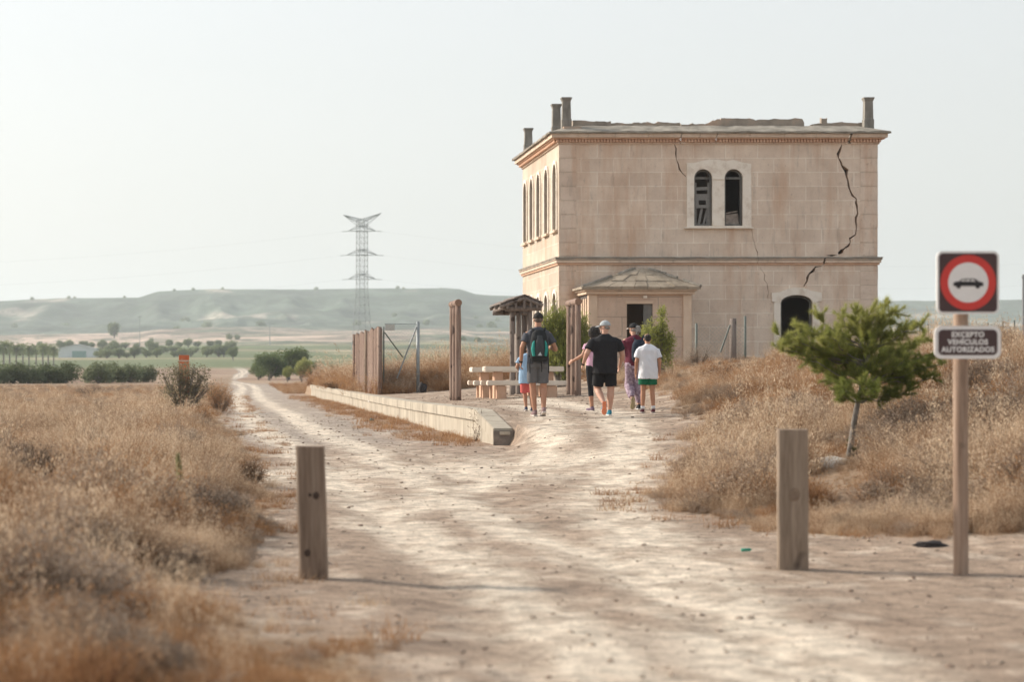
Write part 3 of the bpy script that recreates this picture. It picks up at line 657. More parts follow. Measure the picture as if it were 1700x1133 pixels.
# double window surround with its two arched openings
so_ = [(XP(1140,YF),ZP(377.5,YF)),(XP(1247,YF),ZP(377.5,YF)),(XP(1246.5,YF),ZP(272,YF)),(XP(1233,YF),ZP(270,YF)),(XP(1217,YF),ZP(265,YF)),(XP(1205,YF),ZP(268,YF)),(XP(1192,YF),ZP(265,YF)),(XP(1178,YF),ZP(265,YF)),(XP(1165,YF),ZP(267,YF)),(XP(1155,YF),ZP(270,YF)),(XP(1140,YF),ZP(271,YF))]
g_ = .0
sur = plate(so_, [arch(wl_,whw-.01,wz0-.01,wzs,whw-.01,14), arch(wr_,whw-.01,wz0-.01,wzs,whw-.01,14)], .068, MF(YF-.07)); SU = bpart('window_surround', sur, plas, bevel=0)
bm = bmesh.new(); box(bm, (XP(1135,YF),YF-.17,ZP(379.8,YF)),(XP(1250,YF),YF-.003,ZP(377.7,YF))); bpart('window_sill', bm, plas, bevel=.01)
# small impost ledges on the central pier
bm = bmesh.new(); box(bm,(wl_+whw+.0,YF-.105,wzs-.05),(wr_-whw,YF-.071,wzs-.015)); bpart('impost', bm, plas, SU)
bm = bmesh.new(); box(bm,(wl_+whw+.03,YF-.10,wz0),(wr_-whw-.03,YF-.071,wz0+.16)); bpart('pier_base', bm, plas, SU)
def frame_arch(xc, hw, z0, zs, rise, w, y0, y1, nm='window_frame', par=None):
    o_ = arch(xc,hw,z0,zs,rise,12); i_ = arch(xc,hw-w,z0+w,zs,rise-w,12)
    return bpart(nm, plate(o_, [i_], y1-y0, MF(y0)), greyw, par)
for k, xc in enumerate((wl_, wr_)):
    wf = frame_arch(xc, whw-.015, wz0+.005, wzs, whw-.015, .065, YF+.10, YF+.18)
    bm = bmesh.new(); box(bm, (xc-whw+.08,YF+.11,wzs-.03),(xc+whw-.08,YF+.17,wzs+.05)); bpart('transom', bm, greyw, wf)
    if k == 0:
        bm = bmesh.new(); lw = whw-.08
        box(bm,(xc-lw,YF+.12,wz0+.95),(xc+lw,YF+.16,wz0+1.18)); box(bm,(xc-lw,YF+.12,wz0+.78),(xc-lw+.13,YF+.16,wz0+.95)); box(bm,(xc+lw-.13,YF+.12,wz0+.78),(xc+lw,YF+.16,wz0+.95)); box(bm,(xc-lw,YF+.12,wz0+.66),(xc+lw,YF+.16,wz0+.78))
        for (a, b, t, hh_, dx) in ((-.12,.02,.09,.6,.12),(.06,.0,.07,.62,.14),(.17,0,.06,.58,.06)):
            M = Matrix.Translation((xc+a, YF+.2, wz0+.07))@Matrix.Rotation(math.atan2(dx,hh_),4,'Y'); box(bm,(-t/2,-.015,0),(t/2,.015,hh_),M)
        M = Matrix.Translation((xc,YF+.14,wz0+1.38))@Matrix.Rotation(-.05,4,'Y'); box(bm,(-lw,-.02,-.06),(lw,.02,.06),M)
        box(bm,(xc+lw-.07,YF+.13,wz0+.06),(xc+lw,YF+.16,wz0+1.6)); box(bm,(xc-lw,YF+.13,wz0+.06),(xc-lw+.05,YF+.16,wz0+1.6))
        bpart('shutter', bm, plain('shutter wood', (.23,.225,.215), .8, .25), wf)
    else:
        bm = bmesh.new(); box(bm,(xc-whw+.08,YF+.2,wz0+.05),(xc+whw-.10,YF+.5,wz0+.16))
        M = Matrix.Translation((xc,YF+.3,wz0+.30))@Matrix.Rotation(-.12,4,'Y'); box(bm,(-.22,-.02,-.16),(.24,.02,.15),M)
        M = Matrix.Translation((xc-.03,YF+.26,wz0+.50))@Matrix.Rotation(-.2,4,'Y'); box(bm,(-.2,-.012,-.01),(.24,.012,.03),M)
        bpart('broken_board', bm, plain('pale broken board', (.34,.29,.25), .9, .25, 9), wf)
# arched doorway
hd = [(XP(1281,YF),ZP(501,YF)),(XP(1281,YF),ZP(487,YF)),(XP(1296,YF),ZP(484.5,YF)),(XP(1310,YF),ZP(479,YF)),(XP(1322,YF),ZP(477.5,YF)),(XP(1334,YF),ZP(478.5,YF)),(XP(1346,YF),ZP(483,YF)),(XP(1363,YF),ZP(486,YF)),(XP(1364,YF),ZP(500,YF))]
arc_ = [(dxc+(dhw-.012)*math.cos(PI*k/10), dzs+(.288)*math.sin(PI*k/10)) for k in range(0,11)]
bpart('door_surround', plate(hd+arc_, [], .07, MF(YF-.073)), plas)
for a, b in ((1284.5,1295.6),(1348.6,1361)):
    bm = bmesh.new(); box(bm,(XP(a,YF),YF-.055,1.2),(XP(b,YF),YF-.003,ZP(502,YF))); bpart('door_surround', bm, plas, bevel=.01)
o_ = arch(dxc,dhw-.01,1.2,dzs,.28,10); i_ = arch(dxc,dhw-.09,1.2-.0,dzs-.02,.23,10)
fr_ = plate(o_[:1]+o_[1:]+[i_[-1]]+i_[::-1][1:], [], .07, MF(YF+.14)); bpart('door_frame', fr_, greyw)
# side windows: narrow raised surrounds and grey frames
for k, y in enumerate(ys):
    for (z0_, zs_, ri) in ((6.72,8.66,.52),(2.0,3.95,.42)):
        o_ = arch(y,.66,z0_-.02,zs_,ri+.14,12); i_ = arch(y,.52,z0_+.0,zs_,ri,12)
        ww_ = bpart('side_window', plate(o_,[i_],.05,MS(X0-.055)), plas)
        i2 = arch(y,.515,z0_+.005,zs_,ri-.005,12); i3 = arch(y,.44,z0_+.08,zs_,ri-.08,12); bpart('window_frame', plate(i2,[i3],.07,MS(X0+.12)), greyw, ww_)
        bm = bmesh.new(); box(bm,(X0+.13,y-.035,z0_+.08),(X0+.18,y+.035,zs_+ri-.09)); box(bm,(X0+.13,y-.43,zs_-.3),(X0+.18,y-.04,zs_-.22)); box(bm,(X0+.13,y+.04,zs_-.3),(X0+.18,y+.43,zs_-.22)); bpart('glazing_bar', bm, greyw, ww_)
        bm = bmesh.new(); box(bm,(X0-.13,y-.7,z0_-.12),(X0-.002,y+.7,z0_-.025)); bpart('window_sill', bm, trimm, ww_)
# ---------------- entrance porch in front (its own low hipped roof)
PY = 86.6; pb = YF-.06
PX0 = XP(977,PY); PX1 = XP(1148,PY); pz = ZP(489,PY); pg = 1.15
PB = empty('entrance_porch', ((PX0+PX1)/2, PY, 1.5), label='small stone porch with a grey hipped roof and a dark doorway', cat='porch')
def ppart(name, bm, m, parent=None, bevel=0):
    for v in bm.verts: v.co = v.co-PB.location
    return bmobj(name, bm, m, parent or PB, False, bevel)
o0, o1 = XP(1041,PY), XP(1084,PY); oz = ZP(504.5,PY)
ppart('wall', plate([(PX0+.32,pg),(o0,pg),(o0,oz),(o1,oz),(o1,pg),(PX1-.30,pg),(PX1-.30,pz),(PX0+.32,pz)],[],.25,MF(PY+.04)), wallP := ashlar('ashlar porch', 0, (.62,.485,.38), (.58,.45,.355), (.42,.34,.28), bw=2.6, rh=.72, off=(.4,.18), stain=.4))
pil = nmat('porch pilaster', [(.3,(.60,.46,.34)),(.6,(.69,.54,.41)),(.8,(.74,.61,.48))], 1.5, 5, .9, .3, 14, coord='world')
for a, b in ((PX0, PX0+.32), (PX1-.30, PX1)):
    bm = bmesh.new(); box(bm,(a,PY-.02,pg+.5),(b,PY+.30,pz)); ppart('pilaster', bm, pil, bevel=.01)
    bm = bmesh.new(); box(bm,(a-.04,PY-.06,pg),(b+.04,PY+.32,pg+.497)); ppart('plinth', bm, pil, bevel=.01)
bm = bmesh.new(); box(bm,(PX1-.28,PY+.32,pg),(PX1-.03,pb,pz)); ppart('wall', bm, wallS)
for (ya, yb) in ((PY+.62,PY+.86),(PY+1.14,PY+1.38),(PY+1.66,PY+1.9)):
    bm = bmesh.new(); box(bm,(PX0,ya,pg),(PX0+.28,yb,pz-.12)); ppart('pilaster', bm, pil, bevel=.01)
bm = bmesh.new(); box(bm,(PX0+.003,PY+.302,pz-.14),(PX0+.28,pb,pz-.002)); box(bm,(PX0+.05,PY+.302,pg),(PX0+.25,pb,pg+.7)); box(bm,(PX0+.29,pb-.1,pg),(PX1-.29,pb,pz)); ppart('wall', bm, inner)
bm = bmesh.new(); box(bm,(o1-.32,PY+.12,pg),(o1,PY+.17,oz)); ppart('door', bm, greyw)
bm = bmesh.new(); box(bm,(o0-.05,PY+.0,oz-.0),(o1+.02,PY+.04,oz+.10)); ppart('lintel', bm, pil)
bm = bmesh.new(); box(bm,(XP(1068,PY),PY-.04,ZP(495.5,PY)),(XP(1074,PY),PY+.04,ZP(491,PY))); ppart('lamp_box', bm, plas)
bm = bmesh.new(); e = .10
box(bm,(PX0-.10,PY-.12,pz+.002),(PX1+.10,pb,pz+.11)); ppart('cornice', bm, pil, bevel=.015)
bm = bmesh.new(); box(bm,(PX0-.18,PY-.20,pz+.112),(PX1+.18,pb,pz+.20)); ppart('cornice', bm, trimm, bevel=.015)
# hipped stone-slab roof, three rows of overlapping slabs
ax = XP(1066,PY+1.2); az = ZP(447,PY+1.2); bm = bmesh.new(); rnd = random.Random(3)
ex0, ex1, ey0 = PX0-.28, PX1+.28, PY-.28; ez = pz+.205
def roofpt(u, t):     # u along eave 0..1 on front, t up to the ridge
    return Vector((ex0+(ex1-ex0)*u,ey0,ez)).lerp(Vector((ax+(u-.5)*.5,PY+1.3,az)), t)
rows = 3
for r_ in range(rows):
    ncol = 9-2*r_
    for k in range(ncol):
        u0, u1 = k/ncol, (k+1)/ncol-.004; t0, t1 = r_/rows-.02*(r_>0), (r_+1)/rows
        j = rnd.uniform(-.012,.02); up = Vector((0,-.01,.045-.012*r_+j)); q4 = [roofpt(u0,t0),roofpt(u1,t0),roofpt(u1,t1),roofpt(u0,t1)]
        top = [bm.verts.new(p_+up*(1.5 if i<2 else .8)) for i, p_ in enumerate(q4)]; bot = [bm.verts.new(p_-Vector((0,0,.03))) for p_ in q4]
        bm.faces.new(top); bm.faces.new(bot[::-1])
        for i in range(4): bm.faces.new((bot[i],bot[(i+1)%4],top[(i+1)%4],top[i]))
for sx, exx in ((-1,ex0),(1,ex1)):
    a = Vector((exx,ey0,ez)); b = Vector((exx,pb,ez)); c_ = Vector((ax+sx*.25,PY+1.3,az)); d = Vector((ax+sx*.25,pb,az))
    vs = [bm.verts.new(x_+Vector((0,0,.05))) for x_ in (a,b,d,c_)]; bm.faces.new(vs); vb = [bm.verts.new(x_-Vector((0,0,.02))) for x_ in (a,b,d,c_)]; bm.faces.new(vb[::-1])
    for i in range(4): bm.faces.new((vb[i],vb[(i+1)%4],vs[(i+1)%4],vs[i]))
bmesh.ops.recalc_face_normals(bm, faces=bm.faces)
prf = ppart('roof', bm, nmat('grey roof slabs', [(.3,(.20,.165,.125)),(.5,(.34,.285,.22)),(.75,(.47,.40,.31))], 1.4, 6, .95, .6, 12, coord='world'))
bm = bmesh.new(); rnd = random.Random(9)
for (p0, p1) in ((Vector((ex0,ey0,ez+.06)),Vector((ax-.25,PY+1.28,az+.02))),(Vector((ex1,ey0,ez+.06)),Vector((ax+.25,PY+1.28,az+.02)))):
    for k in range(9):
        if rnd.random() < .2: continue
        a = p0.lerp(p1,k/9); b = p0.lerp(p1,(k+1)/9); tube(bm, a+Vector((0,0,rnd.uniform(0,.03))), b+Vector((0,0,rnd.uniform(0,.02))), .065,.055,7)
ppart('ridge_tiles', bm, ledge, prf)

# ---------------- old platform edge of concrete
conc = _nodes('stained concrete'); m, nt, p, out = conc; v = coords(nt,'world'); 
cbase = ramp(nt, noise_n(nt, v, 1.2, 5, .6), [(.3,(.33,.29,.23)),(.7,(.47,.42,.335))])
stv = coords(nt,'world',(2.2,2.2,.3)); stn = ramp(nt, noise_n(nt, stv, 1.6, 6, .75), [(.50,0),(.64,.85)])
big = ramp(nt, noise_n(nt, coords(nt,'world',(.3,.3,.3)), 1, 3, .5), [(.40,.35),(.55,1)])
cbase = mixc(nt, math_n(nt,'MULTIPLY',stn,big), cbase, (.115,.095,.075)); nt.links.new(cbase, p.inputs['Base Color']); p.inputs['Roughness'].default_value = .9; bump(nt, p, noise_n(nt, v, 25, 5, .7), .4, .01)
concm = m
capm = nmat('coping concrete', [(.3,(.34,.29,.235)),(.7,(.52,.47,.38))], 2.5, 6, .9, .5, 20, coord='world')
XWL, XWR = 4.39, 4.72
PE = empty('platform_edge', (XWL+.16, 44.3, h1(4.3,44)), label='long stained concrete platform edge sloping down to a ramp at its near end', cat='platform')
def topz(y): return float(plat(np.array([y]))[0])
ysx = [41.1,44.3]+list(np.arange(47,141,3.2))+[141.0]
def pxs(y): return float(np.interp(y,[41,60,75,141],[XWL,XWL,XWL+.02,XWL+.0]))
def strip(name, x0f, x1f, z0f, z1f, yy, m, bevel=0):
    bm = bmesh.new()
    for a, b in zip(yy, yy[1:]):
        g = .006; a2, b2 = a+g, b-g
        cs = [(x0f,a2),(x1f,a2),(x1f,b2),(x0f,b2)]
        vb = [bm.verts.new((xf+pxs(y_)-XWL, y_, z0f(y_))) for xf, y_ in cs]; vt = [bm.verts.new((xf+pxs(y_)-XWL, y_, z1f(y_))) for xf, y_ in cs]
        bm.faces.new(vb[::-1]); bm.faces.new(vt)
        for i in range(4): bm.faces.new((vb[i],vb[(i+1)%4],vt[(i+1)%4],vt[i]))
    for v_ in bm.verts: v_.co -= PE.location
    return bmobj(name, bm, m, PE, bevel=bevel)
strip('wall', XWL+.05, XWR-.03, lambda y: float(low(y))-.3, lambda y: topz(y)-.195, ysx, concm, .008)
strip('coping', XWL, XWR, lambda y: topz(y)-.19, lambda y: topz(y)+.02, ysx, concm, .012)
bm = bmesh.new(); box(bm,(XWL-.002,41.02,.05),(XWR+.01,41.1,.50)); 
for v_ in bm.verts: v_.co -= PE.location
bmobj('end_block', bm, plain('dark end concrete', (.20,.17,.145), .9, .3, 6, .4), PE, bevel=.012)
bm = bmesh.new(); box(bm,(XWL+.10,40.995,.43),(XWR-.05,41.018,.488))
for v_ in bm.verts: v_.co -= PE.location
bmobj('chipped_patch', bm, capm, PE, bevel=.006)
# ---------------- timber, tables, fences, signs
def wood(name, c0, c1, c2, s=5):
    m, nt, p, out = _nodes(name); v = coords(nt,'object',(3,3,.22))
    f = noise_n(nt, v, s, 7, .7, .6); c = ramp(nt, f, [(.30,c0),(.48,c1),(.70,c2)])
    k = ramp(nt, noise_n(nt, coords(nt,'object',(1,1,.8)), 4.5, 1, .4), [(.66,0),(.72,.85)]); c = mixc(nt, k, c, (.045,.03,.025))
    g = noise_n(nt, coords(nt,'object',(26,26,.6)), 3, 5, .7)
    c = mixc(nt, .7, c, ramp(nt, g, [(.35,.72),(.55,1.05)]), 'MULTIPLY')
    nt.links.new(c, p.inputs['Base Color']); p.inputs['Roughness'].default_value = .85; p.inputs['Specular IOR Level'].default_value = .2; bump(nt, p, g, .5, .006); return m
wpost = wood('weathered post timber', (.145,.10,.072), (.235,.17,.125), (.32,.25,.19))
wpost2 = wood('paler post timber', (.17,.125,.092), (.26,.20,.15), (.36,.285,.22))
wlog = wood('brown round timber', (.16,.105,.085), (.245,.17,.135), (.35,.275,.225))
wend = plain('sawn log end', (.27,.17,.12), .9, .2, 12)
wgrey = wood('grey shelter timber', (.11,.09,.08), (.20,.165,.145), (.30,.26,.23))
# bollards
kd = plain('dark knot', (.06,.04,.03), .9, .3, 30); kp = plain('pale knot', (.34,.26,.19), .85, .2, 30); ks = plain('drying split', (.20,.145,.105), .9, .2, 30)
def bollard(px0, px1, ptop, pbot, z, m, label, lean=0, rz=0, tilt_top=0, knots=()):
    Y = (CH-z)*F/(pbot-HY); s = Y/F; w = (px1-px0)*s; h = (pbot-ptop)*s; x = XP((px0+px1)/2, Y)
    bm = bmesh.new(); n = 14
    hw = w/2; c_ = .012; prof = [(-hw+c_,-hw),(hw-c_,-hw),(hw,-hw+c_),(hw,hw-c_),(hw-c_,hw),(-hw+c_,hw),(-hw,hw-c_),(-hw,-hw+c_)]
    rings = []
    for k in range(n+1):
        t = k/n; zz = -.15+(h+.15)*t; rings.append([bm.verts.new((a+.004*mnoise.noise(Vector((a*9,b*9,zz*3))), b+.004*mnoise.noise(Vector((a*9+5,b*9,zz*3))), zz+(tilt_top*a if k==n else 0))) for a, b in prof])
    for a, b in zip(rings, rings[1:]):
        for i in range(8): bm.faces.new((a[i],a[(i+1)%8],b[(i+1)%8],b[i]))
    bm.faces.new(rings[-1]); bm.faces.new(rings[0][::-1]); bmesh.ops.recalc_face_normals(bm, faces=bm.faces)
    o = bmobj('wooden_bollard', bm, m); o.location = (x, Y+hw, z); o.rotation_euler = (0, lean, rz); tag(o, label, 'bollard', 'wooden bollards across the track')
    for (kx, kz, r_, kc) in knots:
        bm = bmesh.new(); bmesh.ops.create_icosphere(bm, subdivisions=3, radius=1)
        for v in bm.verts: v.co = Vector((kx+v.co.x*r_*(1+.2*mnoise.noise(v.co*2)), -hw+v.co.y*.005, kz+v.co.z*r_*1.15*(1+.2*mnoise.noise(v.co*2+Vector((3,0,0))))))
        bmobj('knot', bm, kc, o, smooth=True)
    return o
bollard(498,546,742,965,0.0, wpost, 'dark weathered square wooden bollard leaning beside the left grass', rz=-.05, lean=-.028, tilt_top=-.04, knots=((-.01,.63,.012,kd),(.035,.625,.024,kd),(-.04,.205,.024,kd)))
bollard(1297,1347,714,936,.06, wpost2, 'pale square wooden bollard with a knot standing before the small pine', rz=-.19, lean=-.004, tilt_top=.0, knots=((.01,.53,.045,ks),(.01,.53,.036,kp)))
# road sign
SY = 18.1; sx_ = XP(1595,SY); RS = empty('road_sign', (sx_, SY, h1(sx_,SY)), label='no motor vehicles sign with a brown text plate on a slim wooden post', cat='sign')
zg = RS.location.z; s_ = SY/F
bm = bmesh.new(); ptop = ZP(524,SY)-zg
rings = tube(bm, (0,0,-.2), (0,0,ZP(432,SY)-zg), .056, .053, 14, True, .1, 3, 12)
bmobj('post', bm, wood('sign post timber', (.20,.13,.09), (.32,.225,.165), (.42,.32,.25)), RS, smooth=True)
def rrect(w, h, r, n=6):
    return [(sx*(w/2-r)+r*math.cos(a), sz*(h/2-r)+r*math.sin(a)) for sx, sz, a0 in ((1,1,0),(-1,1,PI/2),(-1,-1,PI),(1,-1,3*PI/2)) for a in [a0+PI/2*k/n for k in range(n+1)]]
def flat(pts, y, th, x=0, z=0, holes=()): return plate([(a+x,b+z) for a, b in pts], [[(a+x,b+z) for a, b in h] for h in holes], th, MF(y))
white = plain('sign white', (.78,.76,.74), .45, .03); brown = plain('sign brown', (.075,.045,.045), .5, .08, 6); redm = plain('sign red', (.60,.055,.045), .45, .06, 8); blk = plain('sign black', (.03,.028,.03), .5, .05); alum = plain('aluminium back', (.5,.5,.5), .4, .05, metal=.8)
zc1 = ZP(470,SY)-zg; xc1 = (1601.5-1595)*s_
bmx = flat(rrect(.465,.470,.045), -.085, .018, xc1, zc1); up = bmobj('square_plate', bmx, white, RS)
bmobj('brown_panel', flat(rrect(.432,.437,.03), -.0872, .002, xc1, zc1), brown, up)
circ = lambda r, n=48: [(r*math.cos(2*PI*k/n), r*math.sin(2*PI*k/n)) for k in range(n)]
bmobj('red_ring', flat(circ(.207), -.0895, .002, xc1, zc1, [circ(.150)]), redm, up)
bmobj('white_disc', flat(circ(.1495), -.0895, .002, xc1, zc1), white, up)
car = [(-.113,-.012),(-.108,.004),(-.098,.010),(-.070,.013),(-.050,.030),(-.036,.034),(.035,.034),(.055,.030),(.080,.012),(.104,.008),(.112,.0),(.113,-.016),(.107,-.022),(.095,-.022)]
def wheel(xc, r=.018): return [(xc+r*math.cos(a), -.022+r*math.sin(a)) for a in [0-PI*k/8 for k in range(0,9)]]
car = car+wheel(.070)+[(.03,-.022),(-.04,-.022)]+wheel(-.072)+[(-.105,-.022)]
win = [[(-.058,.013),(-.044,.027),(-.024,.028),(-.024,.013)],[(-.018,.013),(-.018,.028),(.012,.028),(.012,.013)],[(.018,.013),(.018,.028),(.036,.028),(.058,.013)]]
bmobj('car_symbol', flat(car, -.0915, .0018, xc1, zc1-.005, win), blk, up)
zc2 = ZP(569,SY)-zg; xc2 = (1601-1595)*s_
lowp = bmobj('text_plate', flat(rrect(.495,.245,.055), -.085, .018, xc2, zc2), white, RS)
bmobj('brown_panel', flat(rrect(.440,.190,.035), -.0872, .002, xc2, zc2), brown, lowp)
def text(body, size, loc, m, parent, name='lettering', bold=.0, sx=1, align='CENTER'):
    cu = bpy.data.curves.new(name, 'FONT'); cu.body = body; cu.size = size; cu.align_x = align; cu.align_y = 'CENTER'; cu.offset = bold; cu.extrude = .0008; cu.space_character = 1.1
    t = bpy.data.objects.new('tmp', cu); me = bake(t)
    o = link(name, me, m, parent); o.location = loc; o.rotation_euler = (R(90),0,0); o.scale = (sx,1,1); return o
for k, (tx, sx) in enumerate((('EXCEPTO',.98),('VEHÍCULOS',.98),('AUTORIZADOS',.98))): text(tx, .0535, (xc2, -.0885, zc2+.057-.056*k-(.0 if k != 1 else .0)), white, lowp, bold=.0022, sx=sx)
for xb_, zb_ in ((xc1,zc1+.10),(xc1,zc1-.10),(xc2,zc2)):
    bm = bmesh.new(); box(bm,(-.11+xb_,-.066,zb_-.02),(.11+xb_,-.058,zb_+.02)); bmobj('bracket', bm, alum, RS)
# picnic tables
ctm = nmat('pale picnic concrete', [(.3,(.62,.54,.45)),(.7,(.74,.67,.58))], 3, 5, .8, .3, 20); orm = nmat('concrete leg with orange bounce', [(.3,(.50,.31,.21)),(.7,(.62,.42,.30))], 3, 5, .85, .3, 20)  # orange bounce light on the legs is put into their base colour
def picnic():
    T = empty('picnic_table', (0,0,0)); L = .97
    def slab(y0, y1, z0, z1, nm, Lx=L):
        bm = bmesh.new(); box(bm,(-Lx,y0,z0),(Lx,y1,z1)); return bmobj(nm, bm, ctm, T, bevel=.018)
    slab(-.40,.40,.66,.79,'table_top'); slab(-.90,-.58,.32,.44,'bench_seat'); slab(.58,.90,.32,.44,'bench_seat')
    for sx in (-.62,.62):
        bm = bmesh.new(); box(bm,(sx-.11,-.24,-.15),(sx+.11,.24,.657)); bmobj('pedestal', bm, orm, T, bevel=.02)
        for y0, y1 in ((-.86,-.62),(.62,.86)):
            bm = bmesh.new(); box(bm,(sx-.12,y0,-.15),(sx+.12,y1,.317)); bmobj('bench_leg', bm, orm, T, bevel=.02)
    return T
xt = XP(868,59.9); T1 = picnic(); T1.location = (xt, 59.9, .82); tag(T1, 'nearer pale concrete picnic table with two benches', 'picnic table', 'concrete picnic tables')
T2 = copy_tree(T1); T2.location = (xt-.02, 63.0, .80); tag(T2, 'further concrete picnic table mostly hidden behind the nearer one', 'picnic table', 'concrete picnic tables')
# log frames: three poles under a cap log running back
def logframe(px_near, Yn, label, pt=503, pb=660):
    x = XP(px_near, Yn); zg = ZP(pb, Yn); O = empty('log_frame', (x,Yn,zg), label=label, cat='log frame', group='upright log frames along the platform')
    zt = ZP(pt,Yn)-zg; 
    for k, y in enumerate((0, .78, 1.55)):
        bm = bmesh.new(); tube(bm,(0,y,-.2),(0,y,zt-.075),.078,.074,14,True,.1,k*3+x,10); bmobj('post', bm, wlog, O, smooth=True)
    bm = bmesh.new(); tube(bm,(0,-.10,zt),(0,1.72,zt),.088,.084,16,False,.07,x,6); lg = bmobj('cap_log', bm, wlog, O, smooth=True)
    for y in (-.10,1.72):
        bm = bmesh.new(); vs = [bm.verts.new((.088*math.cos(2*PI*k/16),y,zt+.088*math.sin(2*PI*k/16))) for k in range(16)]; bm.faces.new(vs); bmobj('log_end', bm, wend, lg)
logframe(760.5, 60, 'round log frame of upright poles standing alone left of the picnic tables'); logframe(959.5, 60.5, 'round log frame of upright poles right of the picnic tables beside the green bush', 501, 659)
# shelter with a little gable roof
SHY = 66.0; SH = empty('timber_shelter', (XP(866,SHY),SHY,.82), label='grey timber trail shelter with a small pitched roof on round posts', cat='shelter')
def sp(px, py, Y=SHY): return Vector((XP(px,Y)-SH.location.x, Y-SHY, ZP(py,Y)-.82))
for (px_, y, r_) in ((850,0,.066),(861,0.9,.075),(879.5,0,.07),(868.5,2.1,.05),(853,2.1,.05),(874,2.1,.05)):
    bm = bmesh.new(); xx = XP(px_, SHY+y)-SH.location.x; tube(bm,(xx,y,-.2),(xx,y,sp(0,508).z),r_,r_*.95,12,True,.08,px_,8); bmobj('post', bm, wgrey, SH, smooth=True)
a, b = sp(842,513), sp(898,512)
bm = bmesh.new(); tube(bm,a+Vector((-.08,-.16,0)),b+Vector((.0,-.16,0)),.075,.075,12,True,.05,1,4); bmobj('beam', bm, wgrey, SH, smooth=True)
bm = bmesh.new(); tube(bm,sp(831,517)+Vector((0,2.0,.0)),sp(895,517)+Vector((0,2.0,0)),.07,.07,12,True,.05,2,4); bmobj('beam', bm, wgrey, SH, smooth=True)
bm = bmesh.new()
for px_ in (833,): tube(bm, sp(px_+3,512)+Vector((0,-.25,0)), sp(px_+3,512)+Vector((0,2.2,0)), .06,.06,10)
bmobj('purlin', bm, wgrey, SH, smooth=True)
ap = sp(868.5,491); le = sp(828,506); re = sp(899,504)
for nm, ed in (('l',le),('r',re)):
    bm = bmesh.new(); n = 5
    for k in range(n):
        a = ap.lerp(ed, k/n); b = ap.lerp(ed, (k+1)/n-.02); up = Vector((0,0,.03+.012*(k%2)))
        for z_ in (0,):
            vs = [bm.verts.new(v_) for v_ in (a+Vector((0,-.35,0)), b+Vector((0,-.35,0)), b+Vector((0,2.5,0)), a+Vector((0,2.5,0)))]; vt = [bm.verts.new(v_.co+up) for v_ in vs]
            bm.faces.new(vs); bm.faces.new(vt[::-1])
            for i in range(4): bm.faces.new((vs[i],vs[(i+1)%4],vt[(i+1)%4],vt[i]))
    bmesh.ops.recalc_face_normals(bm, faces=bm.faces); bmobj('roof_boards', bm, wgrey, SH)
for Yo in (-.3, 1.0, 2.3):
    bm = bmesh.new(); d = Vector((0,Yo,-.07)); tube(bm, ap+d, le+d, .05,.05,8); tube(bm, ap+d, re+d, .05,.05,8); tube(bm, ap+d+Vector((0,.02,0)), Vector((ap.x,Yo+.02,sp(0,513).z)), .045,.045,8)
    for t in (.35,.7):
        for ed in (le,re): pm = ap.lerp(ed,t)+d; tube(bm, pm, Vector((pm.x,pm.y,sp(0,513).z)), .035,.035,8)
    bmobj('rafter', bm, wgrey, SH, smooth=False)
bm = bmesh.new(); M = Matrix.Translation((XP(857,SHY+1.2)-SH.location.x,1.2,0)); box(bm,(.0,-.02,.9),(.05,.9,1.7),M); bmobj('info_board', bm, wgrey, SH)
# tall board fence on the platform, running away from us
fx = XP(633,84.0); FB = empty('board_fence', (fx,84,.7), label='tall brown fence of upright boards running away along the old platform', cat='fence')
y = 84.0; k = 0
while y < 102:
    w = random.uniform(.17,.24); hgt = 2.34+.05*math.sin(y*1.7)+random.uniform(-.04,.04); zg = float(plat(np.array([y]))[0])
    if not (92.3 < y < 92.6):
        bm = bmesh.new(); j = random.uniform(-.012,.012)
        vs = box(bm,(-.03+j,y-84,zg-.9),(.03+j,y-84+w,zg-.7+hgt)); 
        for v_ in vs[4:]: v_.co.z += random.uniform(-.02,.02)
        bmobj('board', bm, wlog, FB, bevel=.006)
    y += w+.012; k += 1
for yy_, px_ in ((84.0,0),(92.5,0),(101.9,0)):
    bm = bmesh.new(); tube(bm,(-.06,yy_-84-.05,-.3),(-.06,yy_-84-.05,2.3),.075,.07,10); bmobj('post', bm, wlog if yy_ != 92.5 else wpost2, FB, smooth=True)
# wire gate panel
galv = plain('galvanised steel', (.30,.33,.34), .5, .12, 9, metal=.3); rustg = plain('greenish steel', (.16,.18,.16), .6, .15, 9)
def wiremesh(x0, x1, z0, z1, s=.085, t=.0035, top=None):
    bm = bmesh.new()
    def line(a, b): 
        d = (b-a).normalized(); n_ = Vector((-d.z,0,d.x))*t/2; q_ = [a-n_, b-n_, b+n_, a+n_]; vs = [bm.verts.new(v_+Vector((0,-t/2,0))) for v_ in q_]; vt = [bm.verts.new(v_+Vector((0,t/2,0))) for v_ in q_]; bm.faces.new(vs); bm.faces.new(vt[::-1])
    W_, H_ = x1-x0, z1-z0; c = -H_
    while c < W_:
        for sg in (1,-1):
            ta, tb = max(0,c), min(W_, c+H_)
            if tb-ta < .01: continue
            za, zb = ta-c, tb-c
            if sg < 0: za, zb = H_-za, H_-zb
            line(Vector((x0+ta,0,z0+za)), Vector((x0+tb,0,z0+zb)))
        c += s*1.414
    return bm
GY_ = 84.6; gx0 = XP(637,GY_); gx1 = XP(694,GY_); gz = ZP(649,GY_); G = empty('wire_gate', (gx0,GY_,gz), label='chain link gate panel with crossed braces beside the board fence', cat='gate')
gh = ZP(537,GY_)-gz; gw_ = gx1-gx0
bm = bmesh.new(); tube(bm,(0,0,-.1),(0,0,gh-.12),.028,.028,8); bmobj('side_rail', bm, rustg, G, smooth=True)
